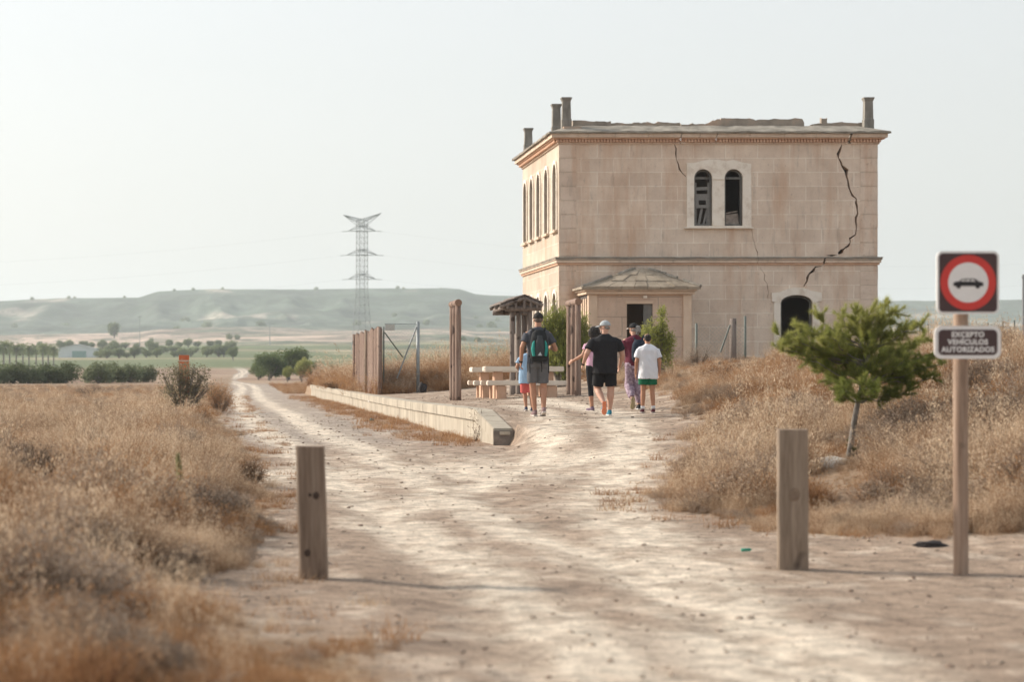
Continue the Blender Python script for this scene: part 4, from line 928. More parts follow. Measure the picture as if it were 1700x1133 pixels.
bm = bmesh.new(); tube(bm,(gw_,0,-.2),(gw_,0,gh+.05),.06,.06,12); bmobj('post', bm, galv, G, smooth=True)
bm = bmesh.new(); tube(bm,(.02,0,gh-.02),(gw_-.06,0,gh-.03),.012,.012,6); bmobj('top_rail', bm, galv, G)
bm = bmesh.new(); tube(bm,(.03,-.03,gh-.32),(gw_*.56,-.03,gh-1.2),.024,.024,8); bmobj('brace', bm, rustg, G)
bm = bmesh.new(); tube(bm,(gw_-.05,-.035,gh-.12),(gw_*.38,-.035,.42),.026,.026,8); bmobj('brace', bm, galv, G)
bmobj('wire_mesh', wiremesh(.03, gw_-.06, .02, gh-.04), galv, G)
bm = bmesh.new(); box(bm,(.05,-.05,gh-.26),(.38,-.04,gh-.04)); bmobj('blank_sign', bm, plain('faded sign', (.50,.50,.46), .6), G)
# wire fences on the right bank
def wire_fence(pxs_, Y, ptops, pbot, label, m, thick, meshed=True, woodi=()):
    x0 = XP(pxs_[0],Y); zb = ZP(pbot,Y); O = empty('wire_fence', (x0,Y,zb), label=label, cat='fence')
    for i, (a, t_) in enumerate(zip(pxs_, ptops)):
        bm = bmesh.new(); r_ = thick*(2.6 if i in woodi else 1); tube(bm,(XP(a,Y)-x0,0,-.8),(XP(a,Y)-x0,0,ZP(t_,Y)-zb),r_,r_*.96,10); bmobj('post', bm, wgrey if i in woodi else m, O, smooth=True)
    if meshed: bmobj('wire_mesh', wiremesh(0, XP(pxs_[-1],Y)-x0, -.3, ZP(max(ptops)+2,Y)-zb, s=.09, t=.003), galv, O)
    return O
f1_ = wire_fence([1156,1217,1237], 76, [537,529,525], 590, 'sagging wire fence with one thick wooden post before the stone wall', rustg, .042, True, (1,))
bm = bmesh.new(); x0 = XP(1156,76); zb = f1_.location.z
tube(bm,(XP(1211,76)-x0,-.1,ZP(540,76)-zb),(XP(1195,76)-x0,-.1,ZP(585,76)-zb),.03,.03,8); bmobj('brace', bm, rustg, f1_)
wire_fence([1527,1541,1598,1640,1665,1684,1703,1722], 78, [533,538,540,536,534,532,533,534], 585, 'distant wire fence on thin dark posts behind the road sign', rustg, .03)
# trail marker
MY = 79.0; mx = XP(305.5,MY); MK = empty('trail_marker', (mx,MY,h1(mx,MY)), label='rust red steel trail marker rising behind the roadside shrub', cat='trail marker')
zt = ZP(590,MY)-MK.location.z; cor = nmat('rusty steel', [(.3,(.55,.14,.06)),(.7,(.66,.20,.09))], 4, 4, .8, .2)
bm = bmesh.new(); box(bm,(-.17,-.04,-.1),(.17,.04,zt)); bmobj('panel', bm, cor, MK, bevel=.008)
bm = bmesh.new(); box(bm,(-.172,-.043,zt-.205),(.172,-.0405,zt-.165)); bmobj('pale_stripe', bm, plain('pale stripe', (.6,.5,.42), .6), MK)
bm = bmesh.new(); box(bm,(-.12,-.043,zt-.34),(-.085,-.0405,zt-.27)); bmobj('mark', bm, plain('pale mark', (.6,.5,.42), .6), MK)
# litter and rocks
def rock(name, loc, s, m, seed, label, cat, flat_=.6, rz=0):
    bm = bmesh.new(); bmesh.ops.create_icosphere(bm, subdivisions=4, radius=1)
    for v_ in bm.verts:
        n_ = mnoise.fractal(v_.co*1.3+Vector((seed,0,0)), .8, 2, 4); v_.co *= 1+.28*n_; v_.co = Vector((v_.co.x*s[0], v_.co.y*s[1], v_.co.z*s[2]))
    o = bmobj(name, bm, m, smooth=True); o.location = loc; o.rotation_euler = (0,0,rz); tag(o, label, cat); return o
wr = nmat('white limestone', [(.3,(.55,.52,.47)),(.7,(.78,.75,.70))], 6, 5, .85, .5)
yr_ = 29.6; xr_ = XP(1380,yr_); rock('white_rock', (xr_,yr_,ZP(772,yr_)), (.27,.18,.09), wr, 4, 'long white rock lying at the foot of the small pine', 'rock', rz=.15)
dk = plain('dark rag', (.04,.035,.035), .9, .3, 10)
yl = 20.6; rock('dark_debris', (XP(1546,yl),yl,h1(XP(1546,yl),yl)+.02), (.13,.07,.035), dk, 7, 'dark scrap lying on the edge of the grass left of the sign post', 'debris')
yl = 86; rock('black_bag', (XP(701,83),83,ZP(645,83)), (.16,.14,.20), dk, 9, 'black rubbish bag at the foot of the gate post', 'rubbish bag')
grn = plain('green plastic', (.03,.30,.20), .4); yl = 20.3
bm = bmesh.new(); tube(bm,(0,0,.02),(.07,.01,.022),.014,.014,8); tube(bm,(.07,.01,.022),(.085,.012,.023),.014,.007,8); o = bmobj('green_bottle_scrap', bm, grn, smooth=True); o.location = (XP(1231,yl),yl,h1(XP(1231,yl),yl)+.01); tag(o,'small green plastic scrap on the dirt left of the pale bollard','litter')
for i, (px_, py_, Y) in enumerate(((548,650.5,79.5),(617.5,686.5,62))):
    x_ = XP(px_+ (70 if i == 0 else 0), Y); 
    rock('paper_scrap' if i == 0 else 'dark_scrap', (x_,Y,h1(x_,Y)+.03), (.14,.10,.03) if i == 0 else (.07,.06,.05), plain('dirty white', (.7,.68,.64), .8) if i == 0 else plain('teal scrap', (.05,.10,.09), .7), 20+i, 'scrap of white paper on the platform below the board fence' if i == 0 else 'small dark teal scrap on the verge below the platform', 'litter')
# ---------------- far things
# lattice pylon
PYY = 985.0; steel = plain('pylon steel', (.26,.28,.29), .6, .05, 1)
PL = empty('power_pylon', (XP(601,PYY),PYY,float(H(np.array([XP(601,PYY)]),np.array([PYY]))[0])), label='tall lattice power pylon with a forked top on the plain', cat='pylon')
s = PYY/F; zt = lambda py: ZP(py,PYY)-PL.location.z
def bars(segs, r_):
    bm = bmesh.new()
    for a, b in segs: tube(bm, a, b, r_, r_, 4)
    return bm
hwid = lambda z: float(np.interp(z,[0,zt(480),zt(366)],[19*s,10.2*s,10*s]))/1.414*1.0
lv = list(np.linspace(0, zt(480), 9))+list(np.linspace(zt(480), zt(366), 13))[1:]
legs = []; lat = []
cr = math.cos(.35); sr = math.sin(.35)
def cpt(i, z):
    h_ = hwid(z); x_, y_ = ((-h_,-h_),(h_,-h_),(h_,h_),(-h_,h_))[i%4]; return Vector((x_*cr-y_*sr, x_*sr+y_*cr, z))
for a, b in zip(lv, lv[1:]):
    for i in range(4):
        legs.append((cpt(i,a), cpt(i,b))); lat.append((cpt(i,a), cpt(i+1,b))); lat.append((cpt(i+1,a), cpt(i,b))); lat.append((cpt(i,b), cpt(i+1,b)))
bmobj('tower_leg', bars(legs,.13), steel, PL); bmobj('lattice', bars(lat,.05), steel, PL)
for (py_, w_) in ((384,23),(424,26),(464,23)):
    z = zt(py_); seg = []
    for sd_ in (-1,1):
        tip = Vector((sd_*w_*s, 0, z))
        for i in range(4): seg.append((cpt(i,z), tip)); seg.append((cpt(i,z+9*s), tip))
    for i in range(4): seg.append((cpt(i,z), cpt(i+1,z))); seg.append((cpt(i,z+9*s), cpt(i+1,z+9*s)))
    bmobj('cross_arm', bars(seg,.08), steel, PL)
    ins = bmesh.new()
    for sd_ in (-1,1): tube(ins, Vector((sd_*w_*s,0,z)), Vector((sd_*(w_+10)*s,0,z-.6*s)), .12,.12,6)
    bmobj('insulator', ins, steel, PL)
seg = []; z = zt(366)
for sd_, pt_ in ((-1,(570,357)),(1,(633,354))):
    tip = Vector((XP(pt_[0],PYY)-PL.location.x,0,zt(pt_[1])))
    for i in range(4): seg.append((cpt(i,z), tip)); seg.append((cpt(i,z-8*s), tip))
    seg.append((Vector((0,0,z)),tip))
bmobj('earth_wire_arm', bars(seg,.09), steel, PL)
for k, (py_, w_) in enumerate(((384,33),(424,36),(464,33))):
    for sd_, sn in ((-1,'left'),(1,'right')):
        a = PL.location+Vector((sd_*w_*s,0,zt(py_)-.6*s)); pts = []
        b = a+Vector((sd_*420,150,2)); 
        for i in range(25): t = i/24; p_ = a.lerp(b,t); p_.z -= 4*12*t*(1-t); pts.append(p_)
        bm = bmesh.new(); path_tube(bm, pts, .016, 4); o = bmobj('power_cable', bm, steel); tag(o, f"{('uppermost','middle','lowest')[k]} power cable leaving the {sn} side of the lattice pylon", 'cable', 'cables of the far pylon')
# utility poles
def upole(px_, ptop, pbot, Y, label, arm=10, double=False):
    x_ = XP(px_,Y); z_ = ZP(pbot,Y); O = empty('utility_pole', (x_,Y,z_), label=label, cat='utility pole'); sY = Y/F; h_ = ZP(ptop,Y)-z_
    bm = bmesh.new(); tube(bm,(0,0,-2),(0,0,h_),.22 if double else .16,.14,8); bmobj('pole', bm, steel, O)
    bm = bmesh.new(); tube(bm,(-arm*sY/2,0,h_-.3),(arm*sY/2,0,h_-.3),.14,.14,6); bmobj('cross_arm', bm, steel, O)
upole(448,537,566,1100,'short utility pole with a wide cross arm below the mesa',18,True); upole(232,525,570,1150,'thin pale utility pole standing among the left orchard rows',8); upole(1699,456,560,260,'thin utility pole at the far right edge above the bank',5)
# white farm shed
SY_ = 930.0; xa, xb = XP(97,SY_), XP(158,SY_); zb = ZP(590,SY_); FS = empty('farm_shed', ((xa+xb)/2,SY_,zb), label='low white farm shed beside the palm grove on the plain', cat='shed'); hw = (xb-xa)/2; hh = 11*SY_/F; rh = 17.5*SY_/F
shw = plain('shed white', (.62,.66,.68), .6, .05, .3)
prof = [(-hw,-1),(hw,-1),(hw,hh),(0,rh),(-hw,hh)]
bmobj('wall', plate(prof,[],22,MF(0)), shw, FS)
bm = bmesh.new()
for sx in (-1,1):
    vs = [bm.verts.new(v_) for v_ in ((sx*(hw+.4),-.4,hh-.05),(0,-.4,rh+.12),(0,22.4,rh+.12),(sx*(hw+.4),22.4,hh-.05))]; vt = [bm.verts.new(v_.co+Vector((0,0,.15))) for v_ in vs]; bm.faces.new(vs); bm.faces.new(vt)
    for i in range(4): bm.faces.new((vs[i],vs[(i+1)%4],vt[(i+1)%4],vt[i]))
bmesh.ops.recalc_face_normals(bm, faces=bm.faces); bmobj('roof', bm, plain('shed roof', (.66,.68,.68), .5, .04, .3), FS)
bm = bmesh.new(); box(bm,(-1.8,-.06,-1),(3.6,-.004,hh*.62)); bmobj('door', bm, plain('shed door', (.25,.38,.36), .6), FS)
# ---------------- trees, shrubs
barkm = nmat('grey bark', [(.3,(.12,.105,.09)),(.7,(.27,.245,.22))], 9, 5, .9, .6, 30)
twigm = plain('thin twigs', (.13,.095,.07), .9)
needle = leafmat('pine needles', [(.20,(.045,.07,.018)),(.42,(.105,.14,.035)),(.62,(.21,.245,.06)),(.86,(.40,.40,.13))], 5, .42)
leafY = leafmat('yellow green leaves', [(.25,(.11,.14,.03)),(.5,(.24,.27,.07)),(.8,(.42,.42,.14))], 3, .45)
leafG = leafmat('green leaves', [(.25,(.04,.07,.02)),(.5,(.09,.135,.04)),(.8,(.18,.23,.08))], .5, .35)
leafO = leafmat('olive grey leaves', [(.25,(.08,.08,.045)),(.5,(.17,.155,.09)),(.8,(.30,.26,.17))], 3, .4)
leafP = leafmat('orchard leaves', [(.25,(.08,.115,.05)),(.5,(.15,.19,.085)),(.8,(.25,.29,.14))], .12, .25)  # far greens kept pale, part of the distance haze put into the colour
class LM:
    def __init__(s): s.V = []; s.F = []; s.T = []
    def quad(s, c, u, v, t=0):
        b = len(s.V); s.V += [tuple(c-u), tuple(c-v), tuple(c+u), tuple(c+v)]; s.F.append((b,b+1,b+2,b+3)); s.T += [t]*4
    def strip(s, a, b_, w, t=0):
        d = (b_-a); n_ = d.cross(Vector((rr.gauss(0,1),rr.gauss(0,1),rr.gauss(0,1)))).normalized()*w; b = len(s.V)
        s.V += [tuple(a-n_), tuple(a+n_), tuple(b_)]; s.F.append((b,b+1,b+2)); s.T += [t]*3
    def build(s, name, m, parent=None):
        me = bpy.data.meshes.new(name); me.from_pydata(s.V, [], s.F)
        a_ = me.attributes.new('tone','FLOAT','POINT'); a_.data.foreach_set('value', np.array(s.T, np.float32)); me.update()
        return link(name, me, m, parent)
def gv(s=1): return Vector((rr.gauss(0,s), rr.gauss(0,s), rr.gauss(0,s)))
def wiggle(a, b, n, amp):
    return [a.lerp(b, k/n)+(gv(amp) if 0 < k < n else Vector()) for k in range(n+1)]
# leaning young pine
rr.seed(21); TY = 30.0
def tp3(px_, py_, dy=0): p_ = P(px_, py_, TY+dy); return p_
base = tp3(1409,768); T = empty('young_pine', base, label='small young green pine with a thin leaning trunk and spreading crown', cat='tree')
tr = [tp3(1409,770), tp3(1411,752), tp3(1415,724), tp3(1419,695,-.02), tp3(1424,668,.0), tp3(1431,640,.03), tp3(1438,612,.05), tp3(1442,585,.05)]
bm = bmesh.new(); path_tube(bm, [p_-base for p_ in tr], [.05,.042,.038,.035,.032,.03,.025,.016], 10); bmobj('trunk', bm, barkm, T, smooth=True)
tips = [(1292,556),(1300,583),(1330,545),(1312,572),(1345,600),(1350,560),(1360,530),(1380,560),(1392,600),(1400,528),(1420,523),(1425,555),(1445,520),(1460,535),(1470,509),(1480,560),(1500,545),(1512,580),(1530,565),(1528,540),(1560,606),(1548,590),(1545,628),(1520,620),(1505,650),(1480,655),(1465,620),(1440,600),(1400,640),(1375,632),(1355,612),(1450,570),(1410,580),(1380,590),(1500,600),(1485,520),(1330,570),(1420,620),(1480,590),(1535,600),(1435,640),(1395,655),(1370,575),(1420,600),(1460,600),(1440,545),(1405,560),(1340,582),(1370,610),(1515,605),(1495,630),(1455,650)]
lm = LM(); tb = bmesh.new()
def tuft(c, d, n, L, t):
    for _ in range(n):
        dd = (d*rr.uniform(.25,1.1)+gv(.42)).normalized()*L*rr.uniform(.6,1.15); lm.strip(c+gv(.008), c+dd, .0015, t+rr.random()*.5)
for (a, b) in tips:
    dy = rr.gauss(0,.5)*(1-abs(a-1425)/260); e = tp3(a, b, dy)-base
    k = min(len(tr)-1, max(4, int(4+(668-b)/38))); s_ = tr[min(k, 7)]-base if b < 640 else tr[4]-base
    pts = wiggle(s_, e, 6, .018); path_tube(tb, pts, list(np.linspace(.012,.004,7)), 5)
    for i in range(2, 7):
        p_ = pts[i]; d = (pts[i]-pts[i-1]).normalized()
        for _ in range(4 if i > 2 else 2):
            dd = (d*.7+gv(.45)+Vector((0,0,.28))).normalized(); L = rr.uniform(.07,.17); q_ = p_+dd*L
            path_tube(tb, [p_, q_], [.003,.002], 3)
            up_ = (q_.z-.75)*1.1  # needle tone rises with height: lit top, shaded underside put in colour
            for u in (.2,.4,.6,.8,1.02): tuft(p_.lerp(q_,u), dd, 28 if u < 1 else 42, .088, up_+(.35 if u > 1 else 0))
    tuft(e, (pts[6]-pts[5]).normalized()+Vector((0,0,.4)), 40, .08, .9)
bmobj('branches', tb, barkm, T); lm.build('needles', needle, T)
rr.seed(4); lm = LM(); bb = tp3(1424,748,.05)-base      # low green sprout beside the trunk
tb = bmesh.new()
for _ in range(16):
    e = bb+Vector((rr.uniform(-.12,.16), rr.uniform(-.1,.1), rr.uniform(-.05,.14))); path_tube(tb, [bb-Vector((.08,0,.1)), e], [.004,.002], 4); tuft(e, (e-bb).normalized()+Vector((0,0,.3)), 40, .055, 0); tuft(bb.lerp(e,.6), Vector((0,0,1)), 25, .05, 0)
o = bmobj('sprout', tb, barkm, T); lm.build('sprout_needles', leafG, o)
bm = bmesh.new(); path_tube(bm, wiggle(P(1450,745,30.4), P(1478,685,30.6), 5, .015), .006, 5); o = bmobj('bare_branch', bm, barkm); tag(o, 'thin bare branch leaning in the grass right of the pine trunk', 'branch')
bm = bmesh.new(); path_tube(bm, wiggle(P(1446,750,29.5), P(1482,742,29.3), 6, .02), .01, 5); path_tube(bm, wiggle(P(1465,746,29.4), P(1476,735,29.4), 3, .02), .006, 5); o = bmobj('bleached_branch', bm, plain('bleached wood', (.5,.45,.4), .8)); tag(o, 'short bleached branch lying on the grass right of the pine', 'branch')

def shrub(name, base, blobs, n, leaf, m, label, cat='shrub', stems=7, seed=1, up=0, aspect=.45, stem_r=.015, group=None, clump=.07, per=10, stemm=None, narrow=False):
    """leaves in clumps at twig ends, clumps spread through several overlapping lobes"""
    rr.seed(seed); O = empty(name, base, label=label, cat=cat, group=group) if label else empty(name, base)
    lm = LM(); tb = bmesh.new(); tot = sum(b[1][0]*b[1][1]*b[1][2] for b in blobs)
    for (c, r) in blobs:
        c = Vector(c); k = int(n*(r[0]*r[1]*r[2])/tot/per)+3
        for i in range(k):
            d = gv().normalized()*(rr.random()**.38)*rr.choice((.8,1,1,1.12)); p_ = c+Vector((d.x*r[0], d.y*r[1], d.z*r[2]))
            if p_.z < .02: p_.z = abs(p_.z)+.02
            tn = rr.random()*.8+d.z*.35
            for _ in range(per):
                q_ = p_+gv(clump); u = (gv()+Vector((0,0,up))).normalized()*leaf*rr.uniform(.6,1.2); v_ = u.orthogonal().normalized(); v_ = (Matrix.Rotation(rr.uniform(0,6.3),3,u)@v_)*u.length*aspect
                lm.quad(q_, u, v_, tn+rr.random()*.5)
            if i % 5 == 0: path_tube(tb, [c.lerp(p_,.0)-Vector((0,0,r[2]*.6)) if narrow else Vector((c.x*.3,c.y*.3,.02)), c.lerp(p_,.4), p_], [stem_r*.5,stem_r*.4,stem_r*.15], 4)
        path_tube(tb, wiggle(Vector((rr.gauss(0,.03),rr.gauss(0,.03),-.1)), c, 4, .03*r[2]), list(np.linspace(stem_r,stem_r*.4,5)), 6)
    bmobj('stem', tb, stemm or barkm, O); lm.build('foliage', m, O); return O
# bush behind the right log frame: upright yellow-green plumes
by = 71; bx = XP(938,by); s_ = by/F
bl = []
for (a, b, w_, h_) in ((905,545,10,28),(912,560,12,35),(921,533,9,30),(926,560,13,40),(935,545,10,35),(943,565,13,35),(950,540,9,28),(958,560,10,35),(968,552,9,35),(972,570,8,28),(930,590,16,28),(950,590,14,26),(915,590,12,22),(940,612,10,16)):
    bl.append(((XP(a,by)-bx, rr.uniform(-.25,.25), (650-b)*s_), (w_*s_*1.35, w_*s_*1.3, h_*s_*1.1)))
shrub('plume_shrub', (bx,by,ZP(652,by)), bl, 26000, .045, leafY, 'tall yellow green feathery bush between the shelter and the right log frame', 'bush', seed=5, up=1.8, aspect=.24, stem_r=.028, clump=.05, per=12)
by = 64; bx = XP(1097,by); s_ = by/F; bl = []
for (a, b, w_, h_) in ((1099,525,6,18),(1097,545,10,18),(1086,560,12,18),(1075,548,8,12),(1068,556,6,8),(1106,575,12,20),(1090,585,12,20),(1112,560,7,14),(1104,600,9,16),(1080,535,5,7),(1101,512,4,9)):
    bl.append(((XP(a,by)-bx, rr.uniform(-.2,.2), (640-b)*s_), (w_*s_, w_*s_, h_*s_)))
shrub('leafy_shrub', (bx,by,ZP(640,by)), bl, 6500, .036, leafY, 'bright leafy shrub in front of the porch behind the two right walkers', 'bush', seed=6, up=.6, aspect=.3, stem_r=.022, clump=.05, per=8)
# roadside shrub at left, half dry
by = 76; bx = XP(302,by); s_ = by/F; bl = []
for (a, b, w_, h_) in ((285,660,20,28),(305,640,25,30),(325,655,20,28),(300,628,20,14),(275,632,12,14),(335,632,14,16),(300,675,26,14),(322,622,12,10),(345,650,10,18)):
    bl.append(((XP(a,by)-bx, rr.uniform(-.3,.3), (690-b)*s_), (w_*s_, w_*s_, h_*s_)))
shrub('roadside_shrub', (bx,by,h1(bx,by)), bl, 5200, .032, leafO, 'half dry olive green shrub growing at the left edge of the track', seed=7, stem_r=.02, clump=.09, per=6, aspect=.5, up=.5)
# grey tumble shrubs and dry bushes in the left field
def dry(px_, py_, w, h_, m, label, seed, n=2600, leaf=.014, Y=None, name='dry_bush', cat='dry bush'):
    y_ = Y or 1.45*F/(py_-HY); x_ = XP(px_, y_); z_ = h1(x_, y_); s_ = y_/F; bl = []
    rr.seed(seed)
    for _ in range(6): bl.append(((rr.uniform(-.4,.4)*w*s_, rr.uniform(-.3,.3)*w*s_, h_*s_*rr.uniform(.3,.6)), (w*s_*.35, w*s_*.35, h_*s_*.45)))
    return shrub(name, (x_,y_,z_), bl, n, leaf, m, label, cat, seed=seed, stem_r=.008, clump=.035*w/60, per=5, aspect=.35, stemm=scrubm, up=.3)
dry(56,815,95,78,scrubm,'round dark grey dead bush in the left foreground grass',31,9000,.011)
dry(66,742,52,36,scrubm,'small grey dead bush just behind the round dark one',32,4000,.012)
dry(205,745,50,30,scrubm,'low grey brown dead bush in the middle of the left grass',33,3000,.012)
dry(365,690,40,52,rust,'rusty brown bush on the left shoulder of the track',34,3500,.018)
dry(352,662,50,46,rust,'upright rusty bush just beyond the roadside shrub',35,3500,.018, Y=92)
dry(725,650,60,52,rust,'tall reddish dry bush behind the wire gate',36,5000,.02, Y=93)
dry(655,650,50,42,rust,'reddish dry bush seen through the chain link gate',37,4000,.02, Y=95)
dry(560,648,60,20,rust,'low golden dry bush left of the board fence',38,3500,.02, Y=110)
dry(1160,612,46,44,scrubm,'grey leafless bush at the right foot of the porch',39,3600,.014, Y=74)
dry(573,641,16,14,scrubm,'small dark dry bush near the far end of the platform edge',40,900,.014, Y=105)
dry(1248,700,60,60,rust,'rusty dry bush on the bank left of the pale bollard',41,4500,.016, Y=36)
dry(1500,700,70,55,rust,'rusty dry bush in the grass between the pine and the sign post',42,5000,.015, Y=33)
dry(1650,640,80,60,scrubm,'wide grey brown dry bush at the right edge behind the sign',43,6000,.014, Y=38)
dry(1620,830,80,60,rust,'low reddish dry bush just right of the sign post base',44,6000,.012, Y=24)
dry(1190,650,60,40,rust,'reddish dry bush on the upper bank right of the walkers',45,4000,.016, Y=52)
dry(1400,600,70,40,scrubm,'grey dry bush on the bank behind the pine crown',46,4000,.016, Y=50)
dry(420,815,44,58,straw,'golden tuft of tall dry stalks at the left edge of the track',47,3000,.014, Y=30)
dry(330,725,50,44,rust,'rusty dry bush at the edge of the left grass below the roadside shrub',48,3500,.016, Y=52)
dry(150,650,44,26,scrubm,'small dry hummock in the far left field before the hedges',49,2500,.02, Y=125)
dry(170,900,80,90,rust,'tall reddish dry bush in the near left foreground',51,8000,.010, Y=20)
dry(300,960,60,60,scrubm,'low grey dry bush near the lower left corner of the track edge',52,5000,.010, Y=17.5)
# tall pale weed
y_ = 24.0; x_ = XP(300,y_); rr.seed(3); O = empty('tall_weed', (x_,y_,h1(x_,y_)), label='tall pale green weed spike standing in the left foreground grass', cat='weed')
bm = bmesh.new(); top = .62; path_tube(bm, wiggle(Vector((.02,0,0)), Vector((-.03,0,top)), 6, .006), .004, 5); bmobj('stem', bm, twigm, O)
lm = LM()
for _ in range(420):
    t = rr.uniform(.35,1); p_ = Vector((.02-.05*t,0,top*t)); d = (gv()+Vector((0,0,.8))).normalized()*(.075*(1.15-t)+.02); lm.quad(p_+d*.6, d*.4, d.orthogonal().normalized()*.005, rr.random())
lm.build('leaves', leafmat('pale weed leaves', [(.3,(.20,.19,.09)),(.7,(.38,.36,.19))], 4, .3), O)
y_ = 43.6; x_ = XP(790,y_); O = empty('dry_weed', (x_,y_,h1(x_,y_)), label='single dry weed stalk on the platform beside the ramp', cat='weed'); bm = bmesh.new(); rr.seed(8)
for _ in range(7): path_tube(bm, wiggle(Vector((0,0,0)), Vector((rr.gauss(0,.1),rr.gauss(0,.1),rr.uniform(.15,.6))), 4, .02), .004, 4)
for k in range(40): c = Vector((rr.gauss(0,.06),rr.gauss(0,.06),rr.uniform(.1,.6))); tube(bm, c, c+gv(.025), .004,.002,4)
bmobj('stems', bm, scrubm, O)
# --- distant vegetation: one of each kind, copied
def blob_tree(name, seed, h, w, n, leaf, m, trunk=.25, lobes=9, tall=.62):
    rr.seed(seed); O = empty(name); tb = bmesh.new(); lm = LM()
    path_tube(tb, wiggle(Vector((0,0,-.5)), Vector((rr.gauss(0,.1),rr.gauss(0,.1),h*.55)), 4, .05*w), list(np.linspace(w*.045,w*.02,5)), 6)
    L = []
    for k in range(lobes):
        a = rr.uniform(0,2*PI); r_ = w*.5*rr.uniform(.15,.62); c = Vector((math.cos(a)*r_, math.sin(a)*r_, h*(trunk+(1-trunk)*rr.uniform(.25,.78)))); L.append((c, w*rr.uniform(.15,.27)))
        path_tube(tb, [Vector((0,0,h*trunk*.7)), c*.6+Vector((0,0,h*.15)), c], [w*.02,w*.012,w*.005], 4)
    for c, r_ in L:
        for i in range(n//lobes//8):
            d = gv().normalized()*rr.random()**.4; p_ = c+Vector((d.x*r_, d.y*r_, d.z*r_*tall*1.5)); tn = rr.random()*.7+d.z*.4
            for _ in range(8):
                u = gv().normalized()*leaf; lm.quad(p_+gv(leaf*1.3), u, u.orthogonal().normalized()*leaf*.6, tn+rr.random()*.4)
    bmobj('trunk', tb, barkm, O); lm.build('crown', m, O); return O
def hfar(x_, y_): return float(H(np.array([x_]),np.array([y_]),False)[0])
def plant_tree(src, used, px_, Y, label, cat='tree', group=None, sc=1, rz=None, sz=1):
    o = src if not used[0] else copy_tree(src); used[0] = True
    x_ = XP(px_, Y); o.location = (x_, Y, hfar(x_, Y)); o.scale = (sc,sc,sc*sz); o.rotation_euler = (0,0,rr.uniform(0,6) if rz is None else rz); tag(o, label, cat, group); return o
src = blob_tree('broad_tree', 51, 4.6, 5.2, 9000, .13, leafG, .12, 12); u = [False]
rnd2 = random.Random(2)
for (px_, Y, sc, lab) in ((432,350,.62,'low dark green tree at the left end of the roadside clump'),(450,330,.92,'leftmost dark green tree of the clump right of the track'),(478,345,1.12,'largest dark green tree in the middle of the clump right of the track'),(503,352,.78,'smaller dark green tree at the right end of the roadside clump')):
    plant_tree(src, u, px_, Y, lab, group='green tree clump right of the track', sc=sc*1.05, sz=.82)
src = blob_tree('round_tree', 52, 3.2, 3.3, 4500, .10, leafY, .3, 9); u = [False]
plant_tree(src, u, 499, 300, 'small bright green round tree in front of the dark tree clump', sc=.92, rz=1)
plant_tree(src, u, 476, 300, 'low dark round shrub beside the small bright green tree', cat='shrub', sc=.6, rz=2)
src = blob_tree('round_tree', 53, 4.6, 4.6, 4000, .16, leafG, .18, 9); u = [False]
plant_tree(src, u, 387, 800, 'lone round dark tree at the far end of the track', sc=1.05)
leafH = leafmat('dusty hedge leaves', [(.25,(.05,.07,.03)),(.5,(.095,.125,.055)),(.8,(.17,.20,.10))], .5, .25)
hs_ = blob_tree('hedge_bush', 54, 2.3, 4.2, 3600, .11, leafH, .02, 10, .5); u = [False]
for i, px_ in enumerate((-8,22,50,78,105)): plant_tree(hs_, u, px_, 246+i*2, f"dark green hedge bush, {('first','second','third','fourth','fifth')[i]} from the left edge in the left hedge", 'hedge bush', 'hedge bushes behind the dry field', 1.05+.1*rnd2.random(), sz=.85)
for i, px_ in enumerate((163,186,214,240)): plant_tree(hs_, u, px_, 256+i*5, f"dark green hedge bush, {('leftmost','second','third','rightmost')[i]} of the hedge left of the roadside shrub", 'hedge bush', 'hedge bushes behind the dry field', 1.1-.05*i, sz=.9)
ORD = ['first','second','third','fourth','fifth','sixth','seventh','eighth','ninth','tenth','eleventh','twelfth','thirteenth','fourteenth','fifteenth','sixteenth','seventeenth','eighteenth','nineteenth','twentieth']
os_ = blob_tree('orchard_tree', 55, 4.4, 6.0, 2200, .26, leafP, .04, 9, .6); u = [False]
for (Y, a, b, st, rowname) in ((560,512,600,13,'row behind the roadside clump'),(600,640,860,15,'row behind the picnic tables'),(900,165,385,15,'nearest orchard row'),(1040,150,400,17,'middle orchard row'),(1230,100,400,17,'farthest orchard row'),(900,1480,1560,24,'row seen right of the building')):
    px_ = a; q_i = 0
    while px_ < b:
        if rnd2.random() > .08: plant_tree(os_, u, px_+rnd2.uniform(-3,3), Y+rnd2.uniform(-12,12), f'hazy green tree, {ORD[min(q_i,19)]} from the left in the {rowname}', 'orchard tree', 'orchard trees on the plain', rnd2.uniform(.7,1.25)*(.62 if Y < 700 else 1), sz=rnd2.uniform(.6,1.05)); q_i += 1
        px_ += st*rnd2.uniform(.85,1.2)
plant_tree(os_, u, 190, 1700, 'large round lone tree on the slope below the mesa', 'tree', None, 2.1, sz=1.3)
ms_ = blob_tree('slope_bush', 56, 3.5, 6, 500, .5, leafP, .02, 7, .6); u = [False]
for Y, cnt, rowname, s0, s1 in ((1500,7,'pale field below the mesa',.6,1.0),(2300,8,'lower slope of the mesa',1.0,1.9),(2750,9,'upper slope of the mesa',1.0,1.8),(3130,11,'skyline rim of the mesa',.5,1.1)):
    for k, a in enumerate(sorted(rnd2.uniform(0,860) for _ in range(cnt))):
        plant_tree(ms_, u, a, Y+rnd2.uniform(-10,10), f'faint hazy bush, {ORD[k]} from the left on the {rowname}', 'bush', 'bushes scattered on the far slopes', rnd2.uniform(s0,s1))
